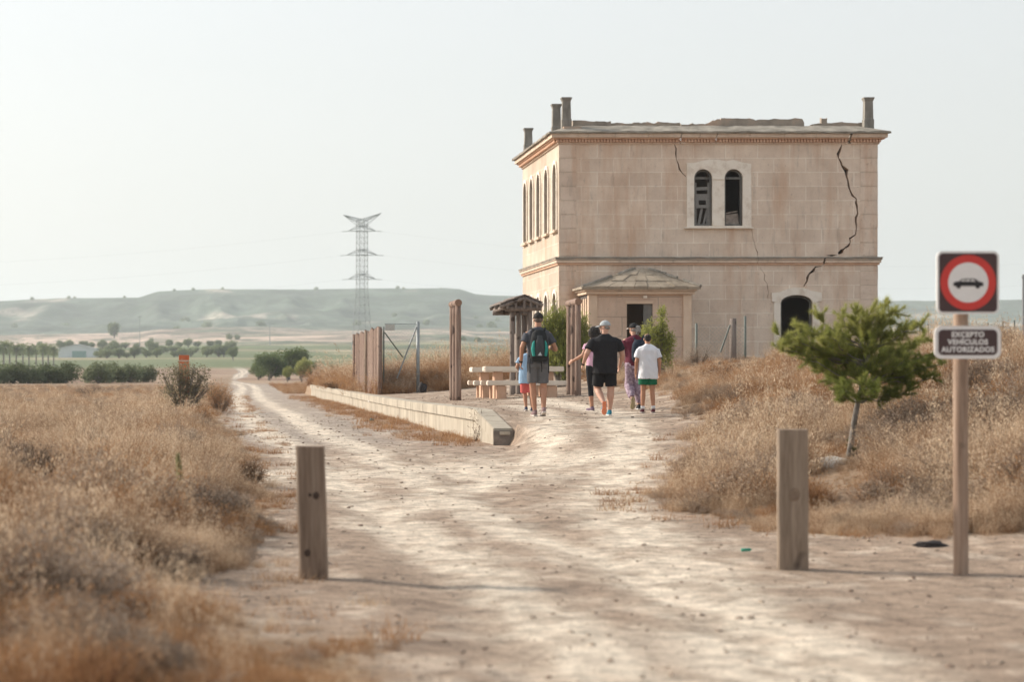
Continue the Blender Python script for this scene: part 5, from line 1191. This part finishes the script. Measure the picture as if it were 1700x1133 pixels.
# palms
def palm():
    rr.seed(61); O = empty('palm_tree'); bm = bmesh.new(); tube(bm,(0,0,-.5),(0,0,5.2),.26,.2,8,segs=4); bmobj('trunk', bm, barkm, O); lm = LM()
    for k in range(46):
        a = rr.uniform(0,6.3); e = rr.uniform(-.5,1.3); L = rr.uniform(1.9,2.8); d = Vector((math.cos(a)*math.cos(e), math.sin(a)*math.cos(e), math.sin(e))); pv = Vector((0,0,5.3))
        for i in range(9):
            d.z -= .16; d.normalize(); q_ = pv+d*L/9; side = d.cross(Vector((0,0,1))).normalized()
            for s_ in (-1,1): lm.quad(q_+side*s_*.22-Vector((0,0,.08)), side*s_*.3-Vector((0,0,.15)), d*.10, rr.random()+.2*e)
            pv = q_
    lm.build('fronds', leafP, O); return O
src = palm(); u = [False]
for i, (px_, Y, sc) in enumerate(((-6,690,1.1),(6,700,1.15),(16,720,1.05),(27,705,1.0),(38,730,1.0),(48,715,.95),(60,740,.95),(71,720,1.0),(80,735,.95),(89,725,.9))):
    plant_tree(src, u, px_, Y, f'hazy palm tree, {ORD[i]} from the left in the grove beside the shed', 'palm tree', 'palm grove beside the white shed', sc)
# ---------------- walkers
def remesh(name, solids, voxel=.008, smooth=4, m=None, parent=None, wrinkle=0, seed=0, wsc=9):
    bm = bmesh.new()
    for s in solids:
        k = s[0]
        if k == 'c':      # tapered limb
            _, p0, p1, r0, r1 = s; p0, p1 = Vector(p0), Vector(p1); tube(bm, p0, p1, r0, r1, 18)
            for p_, r_ in ((p0,r0),(p1,r1)): bmesh.ops.create_icosphere(bm, subdivisions=2, radius=r_, matrix=Matrix.Translation(p_))
        elif k == 't':    # open-ended sleeve / leg with a flat hem
            _, p0, p1, r0, r1 = s; tube(bm, p0, p1, r0, r1, 20)
        elif k == 'e':
            _, c, r_, M = s; bmesh.ops.create_uvsphere(bm, u_segments=20, v_segments=14, radius=1, matrix=Matrix.Translation(c)@(M or Matrix())@Matrix.Diagonal((*r_,1)))
        elif k == 'l':    # stacked ellipses
            rings = []
            for (cx, cy, z, rx, ry) in s[1]: rings.append([bm.verts.new((cx+rx*math.cos(a)*abs(math.cos(a))**-.12 if abs(math.cos(a)) > 1e-6 else cx, cy+ry*math.sin(a), z)) for a in [2*PI*i/24 for i in range(24)]])
            for a, b in zip(rings, rings[1:]):
                for i in range(24): bm.faces.new((a[i], a[(i+1)%24], b[(i+1)%24], b[i]))
            bm.faces.new(rings[0][::-1]); bm.faces.new(rings[-1])
        elif k == 'b':
            vs = box(bm, s[1], s[2], s[3] if len(s) > 3 else None)
    me = bpy.data.meshes.new('t'); bmesh.ops.recalc_face_normals(bm, faces=bm.faces); bm.to_mesh(me); bm.free(); t = bpy.data.objects.new('t', me)
    md = t.modifiers.new('r','REMESH'); md.mode = 'VOXEL'; md.voxel_size = voxel; md.use_smooth_shade = True
    sm = t.modifiers.new('s','SMOOTH'); sm.factor = .5; sm.iterations = smooth
    out = bake(t)
    if wrinkle:
        nr = [v_.normal.copy() for v_ in out.vertices]
        for v_, vn in zip(out.vertices, nr):
            n_ = mnoise.noise(Vector((v_.co.x*wsc+seed, v_.co.y*wsc, v_.co.z*wsc*.45)))+.5*mnoise.noise(Vector((v_.co.x*wsc*2+v_.co.z*7, v_.co.y*wsc*2+seed, v_.co.z*wsc*1.1))); v_.co += vn*n_*wrinkle
    out.materials.clear(); o = link(name, out, m, parent, True); o.name = name; return o
def cloth(name, c, rough=.9, scale=6, var=.1): return plain(name, c, rough, var, scale, .25)
skinA = nmat('tanned skin', [(.3,(.40,.20,.125)),(.7,(.48,.26,.17))], 6, 3, .55, .1, 40); skinB = nmat('fair skin', [(.3,(.50,.28,.20)),(.7,(.58,.35,.26))], 6, 3, .55, .1, 40)
eyem = plain('eye', (.05,.04,.035), .3)
def person(px_, Yp, hgt, label, skin, yaw=0, build=1.0, joints=None, clothes=None, head=(0,0,0), hunch=0):
    x_ = XP(px_, Yp); O = empty('person', (x_, Yp, h1(x_, Yp)), -yaw, label=label, cat='person', group='walkers on the platform path'); k = hgt/1.78; J = {}
    base = dict(hipL=(-.09,0,.93), hipR=(.09,0,.93), kneeL=(-.10,.02,.50), kneeR=(.10,.02,.50), ankL=(-.10,0,.09), ankR=(.10,0,.09), shL=(-.18,0,1.41), shR=(.18,0,1.41), elL=(-.25,-.03,1.17), elR=(.25,-.03,1.17), wrL=(-.27,.05,.93), wrR=(.27,.05,.93), neck=(0,-.01,1.50), head=(0,.03,1.66))
    base.update(joints or {})
    for n_, v_ in base.items(): J[n_] = Vector(v_)*k
    for n_ in ('shL','shR','elL','elR','wrL','wrR'): J[n_].x *= (1+(build-1)*.75)
    b = build; hd = J['head']; HM = Euler(head).to_matrix().to_4x4()
    def E(off, r_, rot=None): return ('e', hd+(HM@(Vector(off)*k)), Vector(r_)*k, HM)
    sol = [('l',[(0,0,.86*k,.15*b*k,.10*b*k),(0,0,.95*k,.165*b*k,.11*b*k),(0,0,1.08*k,.14*b*k,.10*b*k),(0,0,1.25*k,.155*b*k,.105*b*k),(0,-.005*k,1.38*k,.17*b*k,.105*b*k),(0,-.01*k,1.45*k,.12*b*k,.07*k),(0,-.005*k,1.51*k,.06*k,.06*k)]),
        ('c', J['neck']+Vector((0,0,-.05))*k, hd+Vector((0,-.02,-.03))*k, .062*k, .056*k), E((0,-.01,.02),(.074,.092,.098)), E((0,.03,-.045),(.055,.062,.062)), E((0,.088,-.01),(.012,.018,.022)), E((0,.082,.028),(.045,.018,.012)), E((0,.083,-.05),(.026,.012,.010)), E((0,.075,-.088),(.022,.02,.018)), E((-.076,-.005,-.005),(.010,.020,.032)), E((.076,-.005,-.005),(.010,.020,.032))]
    for S_, sg in (('L',-1),('R',1)):
        sh, el, wr_, hp, kn, an = J['sh'+S_], J['el'+S_], J['wr'+S_], J['hip'+S_], J['knee'+S_], J['ank'+S_]
        sol += [('c',sh,el,.047*b*k,.041*b*k),('c',el,wr_,.042*b*k,.027*k),('c',sh+Vector((-sg*.08*k,0,-.005*k)),sh,.045*k,.046*b*k),('c',hp,kn,.085*b*k,.054*b*k),('c',kn,kn.lerp(an,.3),.052*b*k,.056*b*k),('c',kn.lerp(an,.3),an,.056*b*k,.035*k)]
        # hand: palm, four curled fingers, thumb
        d = (wr_-el).normalized(); side = d.cross(Vector((0,1,0)) if abs(d.y) < .8 else Vector((0,0,1))).normalized(); fwd = side.cross(d).normalized()
        if fwd.y < 0: fwd = -fwd
        inw = Vector((-sg,0,0)); inw = (inw-d*inw.dot(d)).normalized(); acr = d.cross(inw).normalized(); acr = acr if acr.y > 0 else -acr
        pal = wr_+d*.085*k
        sol += [('c',wr_,wr_+d*.04*k,.026*k,.022*k),('e',wr_+d*.055*k,Vector((.016,.040,.052))*k,Matrix((inw,acr,d)).transposed().to_4x4())]
        for fi, (of, ln) in enumerate(((.030,.070),(.010,.080),(-.010,.074),(-.029,.058))):
            a = pal+acr*of*k; m1 = a+(d*.9+inw*.35).normalized()*ln*.5*k; e_ = m1+(d*.55+inw*.8).normalized()*ln*.5*k; sol += [('c',a,m1,.0088*k,.0082*k),('c',m1,e_,.0082*k,.0068*k)]
        t0 = wr_+d*.03*k+acr*.028*k; t1 = t0+(d*.6+acr*.75+inw*.2).normalized()*.04*k; t2 = t1+(d*.85+acr*.2+inw*.3).normalized()*.032*k; sol += [('c',t0,t1,.0125*k,.0105*k),('c',t1,t2,.0105*k,.008*k)]
    remesh('body', sol, .0062, 2, skin, O)
    for sg in (-1,1):
        bm = bmesh.new(); bmesh.ops.create_uvsphere(bm, u_segments=10, v_segments=8, radius=.0115*k, matrix=Matrix.Translation(hd+HM@(Vector((sg*.030,.0745,.010))*k))); bmobj('eye', bm, eyem, O, smooth=True)
    return O, J, k, HM
def shoe(O, J, S_, k, c_up, c_sole, pitch=0, yaw=0, sock=None):
    an = J['ank'+S_]; M = Matrix.Translation(an)@Euler((-pitch,0,-yaw)).to_matrix().to_4x4()
    T_ = lambda x,y,z: M@(Vector((x,y,z))*k)
    s = [('e',T_(0,-.01,-.035),Vector((.040,.062,.045))*k,M.to_3x3().to_4x4()),('e',T_(0,.09,-.050),Vector((.045,.095,.034))*k,M.to_3x3().to_4x4()),('c',T_(0,-.005,.0),T_(0,-.01,-.04),.040*k,.040*k)]
    u_ = remesh('shoe', s, .007, 2, c_up, O)
    bm = bmesh.new(); pr = [(-.030,-.072),(.030,-.072),(.040,-.03),(.036,.03),(.048,.11),(.040,.165),(.015,.19),(-.015,.19),(-.040,.165),(-.046,.11),(-.034,.03),(-.038,-.03)]
    lo_ = [bm.verts.new(T_(a,b,-.092)) for a, b in pr]; hi_ = [bm.verts.new(T_(a*1.02,b*1.02,-.064)) for a, b in pr]
    bm.faces.new(lo_[::-1]); bm.faces.new(hi_)
    for i in range(len(pr)): bm.faces.new((lo_[i],lo_[(i+1)%12],hi_[(i+1)%12],hi_[i]))
    bmesh.ops.recalc_face_normals(bm, faces=bm.faces); bmobj('sole', bm, c_sole, u_, bevel=.004)
    if sock is not None:
        kn = J['knee'+S_]; bm = bmesh.new(); tube(bm, an, an.lerp(kn,.17), .043*k,.045*k,16); bmobj('sock', bm, sock, O, smooth=True)
def shirt(O, J, k, b, m, hem=.86, sl=.6, loose=1.0, wr=.013, seed=1, hemw=1.0):
    L = loose
    r = [(0,0,hem*k,.185*b*k*L*hemw,.135*b*k*L),(0,0,(hem+.12)*k,.182*b*k*L,.132*b*k*L),(0,0,1.15*k,.178*b*k*L,.128*b*k*L),(0,0,1.30*k,.195*b*k,.130*b*k),(0,-.005*k,1.40*k,.205*b*k,.120*b*k),(0,-.01*k,1.455*k,.175*b*k,.100*k),(0,-.01*k,1.51*k,.095*k,.075*k),(0,-.005*k,1.532*k,.066*k,.064*k)]
    s = [('l',r)]
    for S_, sg in (('L',-1),('R',1)):
        sh, el = J['sh'+S_], J['el'+S_]; a = sh+Vector((-sg*.05*k,0,.012*k)); e = sh.lerp(el,sl); m_ = sh.lerp(el,.12)
        s += [('c',a,m_,.055*k*b,.060*k*b),('t',sh.lerp(el,.0),e,.066*k*b,.068*b*k*(1+.22*(L-.9)*3))]
    return remesh('shirt', s, .0085, 3, m, O, wr, seed)
def shorts(O, J, k, b, m, end=.8, top=.98, r_end=.085, wr=.010, seed=2, voxel=.0085, name='shorts', full=False, r_kn=None):
    s = [('l',[(0,0,.84*k,.165*b*k,.125*b*k),(0,-.005*k,.93*k,.175*b*k,.130*b*k),(0,0,top*k,.160*b*k,.118*b*k)])]
    for S_ in ('L','R'):
        hp, kn, an = J['hip'+S_], J['knee'+S_], J['ank'+S_]
        h0 = hp+Vector((0,0,-.02*k))
        s.append(('e',hp,Vector((.095*b,.115*b,.10))*k,None))
        if not full: s.append(('t',h0,hp.lerp(kn,end),.100*b*k,r_end*b*k))
        else: s += [('c',h0,kn,.098*b*k,(r_kn or .068)*b*k),('c',kn,kn.lerp(an,.35),(r_kn or .068)*b*k,(r_kn or .068)*b*k),('t',kn.lerp(an,.35),kn.lerp(an,end),(r_kn or .068)*b*k,r_end*k)]
    return remesh(name, s, voxel, 3, m, O, wr, seed)
def hairs(O, J, k, HM, m, blobs, name='hair', amp=.006, sc=30):
    s = [('e',J['head']+HM@(Vector(c)*k),Vector(r_)*k,HM) for c, r_ in blobs]; return remesh(name, s, .0075, 1, m, O, amp, 3, sc)
def cap(O, J, k, HM, m, brimdir=0, name='cap', brimm=None):
    bm = bmesh.new(); hd = J['head']; n = 20; rings = []
    for j in range(8):
        e = (j/7)*PI/2*.98; rings.append([bm.verts.new(hd+HM@(Vector((.084*math.cos(e)*math.cos(2*PI*i/n), -.008+.102*math.cos(e)*math.sin(2*PI*i/n), .028+.098*math.sin(e)))*k)) for i in range(n)])
    for a, b_ in zip(rings, rings[1:]):
        for i in range(n): bm.faces.new((a[i],a[(i+1)%n],b_[(i+1)%n],b_[i]))
    bm.faces.new(rings[-1]); o = bmobj(name, bm, m, O, smooth=True); md = o.modifiers.new('thick','SOLIDIFY'); md.thickness = .005; md.offset = 1
    bm = bmesh.new(); rb = Matrix.Rotation(brimdir,4,'Z'); a_ = [bm.verts.new(hd+HM@(rb@Vector((.078*math.cos(t), .06+.045*math.sin(t), .030))*k)) for t in np.linspace(0,PI,10)]; b_ = [bm.verts.new(hd+HM@(rb@Vector((.074*math.cos(t), .075+.115*math.sin(t), .004+.004*math.sin(t)))*k)) for t in np.linspace(0,PI,10)]
    for i in range(9): bm.faces.new((a_[i],a_[i+1],b_[i+1],b_[i]))
    q_ = bmobj('brim', bm, brimm or m, o, smooth=True); md = q_.modifiers.new('thick','SOLIDIFY'); md.thickness = .005
    bm = bmesh.new(); bmesh.ops.create_icosphere(bm, subdivisions=1, radius=.008*k, matrix=Matrix.Translation(hd+HM@(Vector((0,-.008,.128))*k))); bmobj('button', bm, m, o)
    return o
def watch(O, J, S_, k):
    w_, e = J['wr'+S_], J['el'+S_]; d = (w_-e).normalized(); bm = bmesh.new(); tube(bm, w_-d*.012*k, w_+d*.016*k, .031*k,.030*k,14); c_ = w_+Vector(((-1 if S_=='L' else 1)*.03*k,0,0)); box(bm,(c_.x-.006,c_.y-.018,c_.z-.02),(c_.x+.006,c_.y+.018,c_.z+.02)); bmobj('wristwatch', bm, blk, O)
blackc = cloth('black cotton', (.018,.018,.021)); whitec = cloth('white cotton', (.72,.74,.79), .9, 4, .03); dkh = nmat('dark hair', [(.3,(.012,.010,.009)),(.7,(.035,.028,.024))], 30, 4, .6, .8, 80); greyh = nmat('grey curly hair', [(.3,(.16,.15,.14)),(.7,(.40,.38,.36))], 40, 4, .8, .9, 90)
solew = plain('pale sole', (.55,.50,.46), .8)
# 1 backpack man
O, J, k, HM = person(893, 43.2, 1.86, 'man in a black cap and grey shorts carrying a large backpack', skinA, build=1.0, head=(.02,0,.05),
  joints=dict(hipL=(-.085,0,.93), hipR=(.085,0,.93), kneeL=(-.085,.04,.50), kneeR=(.10,.02,.49), ankL=(-.05,.02,.09), ankR=(.085,-.10,.13), elL=(-.275,-.05,1.18), wrL=(-.285,.03,.94), elR=(.30,-.02,1.15), wrR=(.20,.20,1.19), neck=(0,0,1.5), head=(.01,.05,1.655)))
shirt(O,J,k,1.0,cloth('dark grey shirt',(.075,.08,.095)),.90,.62,1.02,seed=1); shorts(O,J,k,1.02,cloth('grey shorts',(.13,.13,.135)),.82,1.0,.088,seed=2)
capb = cap(O,J,k,HM,cloth('black cap',(.03,.027,.025)), 0); hairs(O,J,k,HM,nmat('brown grey hair',[(.3,(.09,.07,.055)),(.7,(.2,.16,.13))],30,4,.7,.8,80),[((0,-.045,.0),(.074,.058,.06)),((0,-.02,.04),(.078,.085,.06))])
shu = cloth('red grey shoe',(.24,.16,.16)); shoe(O,J,'L',k,shu,solew,.0,-.1); shoe(O,J,'R',k,shu,solew,.35,0); watch(O,J,'L',k)
man1 = O; J1 = J; k1 = k
# his backpack (rests on his back)
def pk(name, O, v, k, m, parent, **a): pass
BPk = empty('backpack', man1.location+Vector((0,-.16,1.22*k1)), label='large black backpack with teal side pockets on the capped man', cat='backpack')
bkm = cloth('black backpack fabric',(.022,.024,.026)); bkg = cloth('charcoal backpack panel',(.055,.06,.065)); teal = cloth('teal pocket',(.03,.25,.22))
remesh('main_compartment', [('l',[(0,-.02,-.30,.13,.07),(0,-.03,-.22,.165,.105),(0,-.03,-.05,.165,.11),(0,-.02,.12,.15,.10),(0,0,.22,.12,.07),(0,.01,.27,.07,.05)])], .010, 4, bkm, BPk, .004, 3)
remesh('front_pocket', [('l',[(.0,-.11,-.20,.075,.035),(.0,-.12,-.08,.085,.045),(.0,-.115,.06,.07,.04),(0,-.08,.17,.05,.03)])], .008, 4, bkg, BPk, .003, 4)
for sg in (-1,1):
    remesh('side_pocket', [('l',[(sg*.10,-.085,-.20,.030,.05),(sg*.115,-.085,-.08,.036,.055),(sg*.105,-.08,.03,.028,.045),(sg*.085,-.07,.10,.012,.03)])], .007, 3, teal, BPk, .002, 5)
    bm = bmesh.new(); path_tube(bm, [Vector((sg*.08,.0,.24)),Vector((sg*.12,.10,.30)),Vector((sg*.125,.20,.28)),Vector((sg*.13,.29,.16)),Vector((sg*.135,.28,-.05)),Vector((sg*.15,.10,-.2)),Vector((sg*.14,.0,-.24))], .020, 8); bmobj('shoulder_strap', bm, bkm, BPk, smooth=True)
    bm = bmesh.new(); path_tube(bm, [Vector((sg*.15,-.02,-.22)),Vector((sg*.17,-.04,-.36)),Vector((sg*.165,-.04,-.50))], .010, 6); bmobj('loose_strap', bm, bkm, BPk, smooth=True)
bm = bmesh.new(); path_tube(bm, [Vector((.03,-.06,-.28)),Vector((.04,-.07,-.40)),Vector((.04,-.06,-.48))], .009, 6); bmobj('loose_strap', bm, bkm, BPk, smooth=True)
bmobj('pale_triangle', plate([(-.045,-.19),(.035,-.19),(.0,-.125)],[],.006,MF(-.175)), plain('pale print',(.45,.5,.52),.6), BPk)
bm = bmesh.new(); tube(bm, (-.095,.02,.235),(.095,.02,.235),.018,.018,8); bmobj('top_handle', bm, bkm, BPk, smooth=True)
# 2 child hidden behind him
O, J, k, HM = person(876, 44.9, 1.26, 'child in a light blue shirt and coral shorts half hidden behind the backpack man', skinA, build=1.05, joints=dict(ankL=(-.04,.0,.11), ankR=(.12,.02,.09), kneeL=(-.07,.06,.5), elL=(-.27,-.02,1.18), wrL=(-.2,.2,1.08), head=(.06,.06,1.64)))
shirt(O,J,k,1.12,cloth('light blue shirt',(.30,.45,.62)),.74,.66,1.12,seed=7); shorts(O,J,k,1.15,cloth('coral shorts',(.62,.13,.12)),.98,.95,.10,seed=8); hairs(O,J,k,HM,dkh,[((0,-.03,.03),(.084,.085,.085))])
for s_ in 'LR': shoe(O,J,s_,k,cloth('navy shoe',(.04,.05,.09)),solew,.15 if s_=='L' else 0)
# 3 woman in pink
O, J, k, HM = person(986.5, 45.9, 1.60, 'woman with dark curly hair in a pink top and black cropped leggings', skinA, yaw=-.25, build=.98, head=(0,0,.4), joints=dict(shL=(-.165,0,1.405),shR=(.165,0,1.405),elL=(-.27,-.02,1.19), wrL=(-.42,.13,1.08), kneeL=(-.06,.06,.5), ankL=(-.03,.05,.09), kneeR=(.10,.02,.48), ankR=(.12,-.25,.17)))
shirt(O,J,k,.95,cloth('pink top',(.62,.38,.50)),.92,.5,1.0,seed=9); shorts(O,J,k,.98,blackc,.45,1.0,.052,full=True,name='leggings',seed=10,wr=.003,r_kn=.06)
hairs(O,J,k,HM,dkh,[((0,-.03,.03),(.125,.12,.115)),((0,-.06,-.04),(.12,.10,.11)),((-.06,-.03,.0),(.09,.09,.12)),((.05,-.03,.0),(.08,.08,.11))],amp=.016,sc=26)
pur = cloth('purple grey shoe',(.17,.12,.17)); shoe(O,J,'L',k,pur,solew,.0,-.3); shoe(O,J,'R',k,cloth('blue trainer',(.08,.20,.32)),solew,.7)
# 4 man in black
O, J, k, HM = person(1004.5, 43.4, 1.71, 'stout man in a pale grey cap, black t-shirt and black shorts', skinB, build=1.2, head=(0,0,1.05), joints=dict(hipL=(-.10,0,.92), hipR=(.10,0,.92), kneeL=(-.13,.08,.50), ankL=(-.05,-.22,.23), kneeR=(.11,.01,.49), ankR=(.085,.0,.09), shL=(-.19,0,1.40), shR=(.19,0,1.40), elL=(-.30,-.06,1.17), wrL=(-.345,.08,.97), elR=(.285,.02,1.15), wrR=(.265,.18,.93), head=(.0,.03,1.655)))
shirt(O,J,k,1.22,blackc,.79,.72,1.04,seed=11,hemw=1.0); shorts(O,J,k,1.2,cloth('black shorts',(.013,.013,.015)),.86,.95,.088,seed=12)
cap(O,J,k,HM,cloth('pale grey cap',(.40,.44,.46)),.0); hairs(O,J,k,HM,greyh,[((0,-.035,.0),(.077,.065,.058)),((0,.045,-.07),(.052,.045,.04))],amp=.003)
blu = cloth('blue trainer upper',(.03,.20,.28)); shoe(O,J,'R',k,blu,plain('white sole',(.7,.7,.68)),0); shoe(O,J,'L',k,blu,plain('orange sole',(.75,.25,.13),.7),1.25,.1); watch(O,J,'L',k)
# 5 woman in maroon
O, J, k, HM = person(1053.5, 46.2, 1.66, 'woman in a maroon top and lilac patterned trousers with grey curly hair', skinB, build=1.08, head=(0,0,.5), joints=dict(hipL=(-.085,0,.93), kneeL=(-.10,.08,.50), ankL=(-.085,-.24,.22), kneeR=(.09,.02,.5), ankR=(.09,.0,.09), elL=(-.25,.02,1.18), wrL=(-.19,.20,1.05), elR=(.25,.02,1.18), wrR=(.2,.2,1.05), head=(-.02,.04,1.65)))
shirt(O,J,k,1.08,cloth('maroon top',(.12,.022,.04)),.90,.55,1.0,seed=13)
shorts(O,J,k,1.1,nmat('lilac patterned trousers',[(.42,(.24,.17,.22)),(.56,(.36,.28,.34)),(.66,(.46,.38,.44))],22,3,.9,.2,30),.88,1.0,.062,full=True,name='trousers',seed=14,wr=.013,r_kn=.084)
cap(O,J,k,HM,cloth('black sun visor cap',(.02,.02,.022)),.0,brimm=solew); hairs(O,J,k,HM,greyh,[((0,-.03,-.01),(.075,.07,.06)),((.03,-.11,.02),(.055,.055,.06)),((.03,-.125,-.03),(.055,.05,.065)),((.02,-.11,-.08),(.035,.035,.04))],amp=.010,sc=34)
shoe(O,J,'R',k,cloth('black shoe',(.02,.02,.022)),plain('white sole b',(.6,.6,.58)),0); shoe(O,J,'L',k,cloth('maroon shoe',(.13,.05,.07)),plain('tan sole',(.42,.36,.22),.8),1.2)
BP2 = empty('backpack', O.location+Vector((.06,-.13,1.22*k)), label='small dark navy round backpack on the woman in maroon', cat='backpack')
nav = cloth('navy backpack fabric',(.022,.032,.05)); remesh('main_compartment', [('l',[(0,-.03,-.24,.09,.05),(0,-.04,-.17,.14,.08),(0,-.045,.0,.15,.09),(0,-.035,.12,.13,.08),(0,-.01,.20,.08,.05)])], .009, 5, nav, BP2, .003, 6)
remesh('front_pocket', [('l',[(0,-.11,-.18,.08,.03),(0,-.12,-.10,.10,.04),(0,-.115,.0,.09,.035),(0,-.10,.04,.05,.02)])], .008, 3, nav, BP2)
for sg in (-1,1):
    bm = bmesh.new(); path_tube(bm, [Vector((sg*.06,-.02,.17)),Vector((sg*.10,.08,.27)),Vector((sg*.11,.18,.22)),Vector((sg*.12,.26,.1)),Vector((sg*.12,.24,-.05)),Vector((sg*.13,.08,-.18)),Vector((sg*.10,-.03,-.2))], .017, 8); bmobj('shoulder_strap', bm, nav, BP2, smooth=True)
# 6 boy in white
O, J, k, HM = person(1075.5, 43.9, 1.46, 'boy in a loose white t-shirt, green shorts and white socks', skinA, build=1.0, head=(-.35,0,0), joints=dict(hipL=(-.085,0,.93), hipR=(.085,0,.93), kneeL=(-.10,.02,.5), kneeR=(.10,.02,.5), ankL=(-.11,.03,.09), ankR=(.12,-.02,.09), elL=(-.25,-.01,1.15), wrL=(-.255,.06,.88), elR=(.26,-.01,1.15), wrR=(.27,.06,.90), head=(0,.065,1.64), neck=(0,0,1.49)))
shirt(O,J,k,1.10,whitec,.76,.72,1.06,seed=15,hemw=1.05,wr=.016); shorts(O,J,k,1.1,cloth('green shorts',(.012,.13,.065)),.70,.95,.108,seed=16)
hairs(O,J,k,HM,dkh,[((0,-.03,.02),(.080,.082,.080)),((0,-.055,-.03),(.060,.045,.05)),((0,.02,.065),(.07,.07,.045))],amp=.004)
for s_ in 'LR': shoe(O,J,s_,k,cloth('dark red shoe',(.11,.03,.04)),solew,0,0,plain('white sock',(.7,.7,.72),.9))
# ---------------- haze over the plain
bm = bmesh.new(); box(bm, (-5800, -58, -8), (5900, 8900, 260))
m = bpy.data.materials.new('haze'); m.use_nodes = True; nt = m.node_tree; nt.nodes.clear()
out = nt.nodes.new('ShaderNodeOutputMaterial'); vol = nt.nodes.new('ShaderNodeVolumePrincipled')
vol.inputs['Color'].default_value = (.86,.95,1,1); vol.inputs['Density'].default_value = .00015; vol.inputs['Anisotropy'].default_value = .25
nt.links.new(vol.outputs[0], out.inputs['Volume'])
hz = bmobj('haze', bm, m); tag(hz, 'pale warm haze over the plain and the far hills', kind='stuff')
bpy.data.scenes.remove(TS)
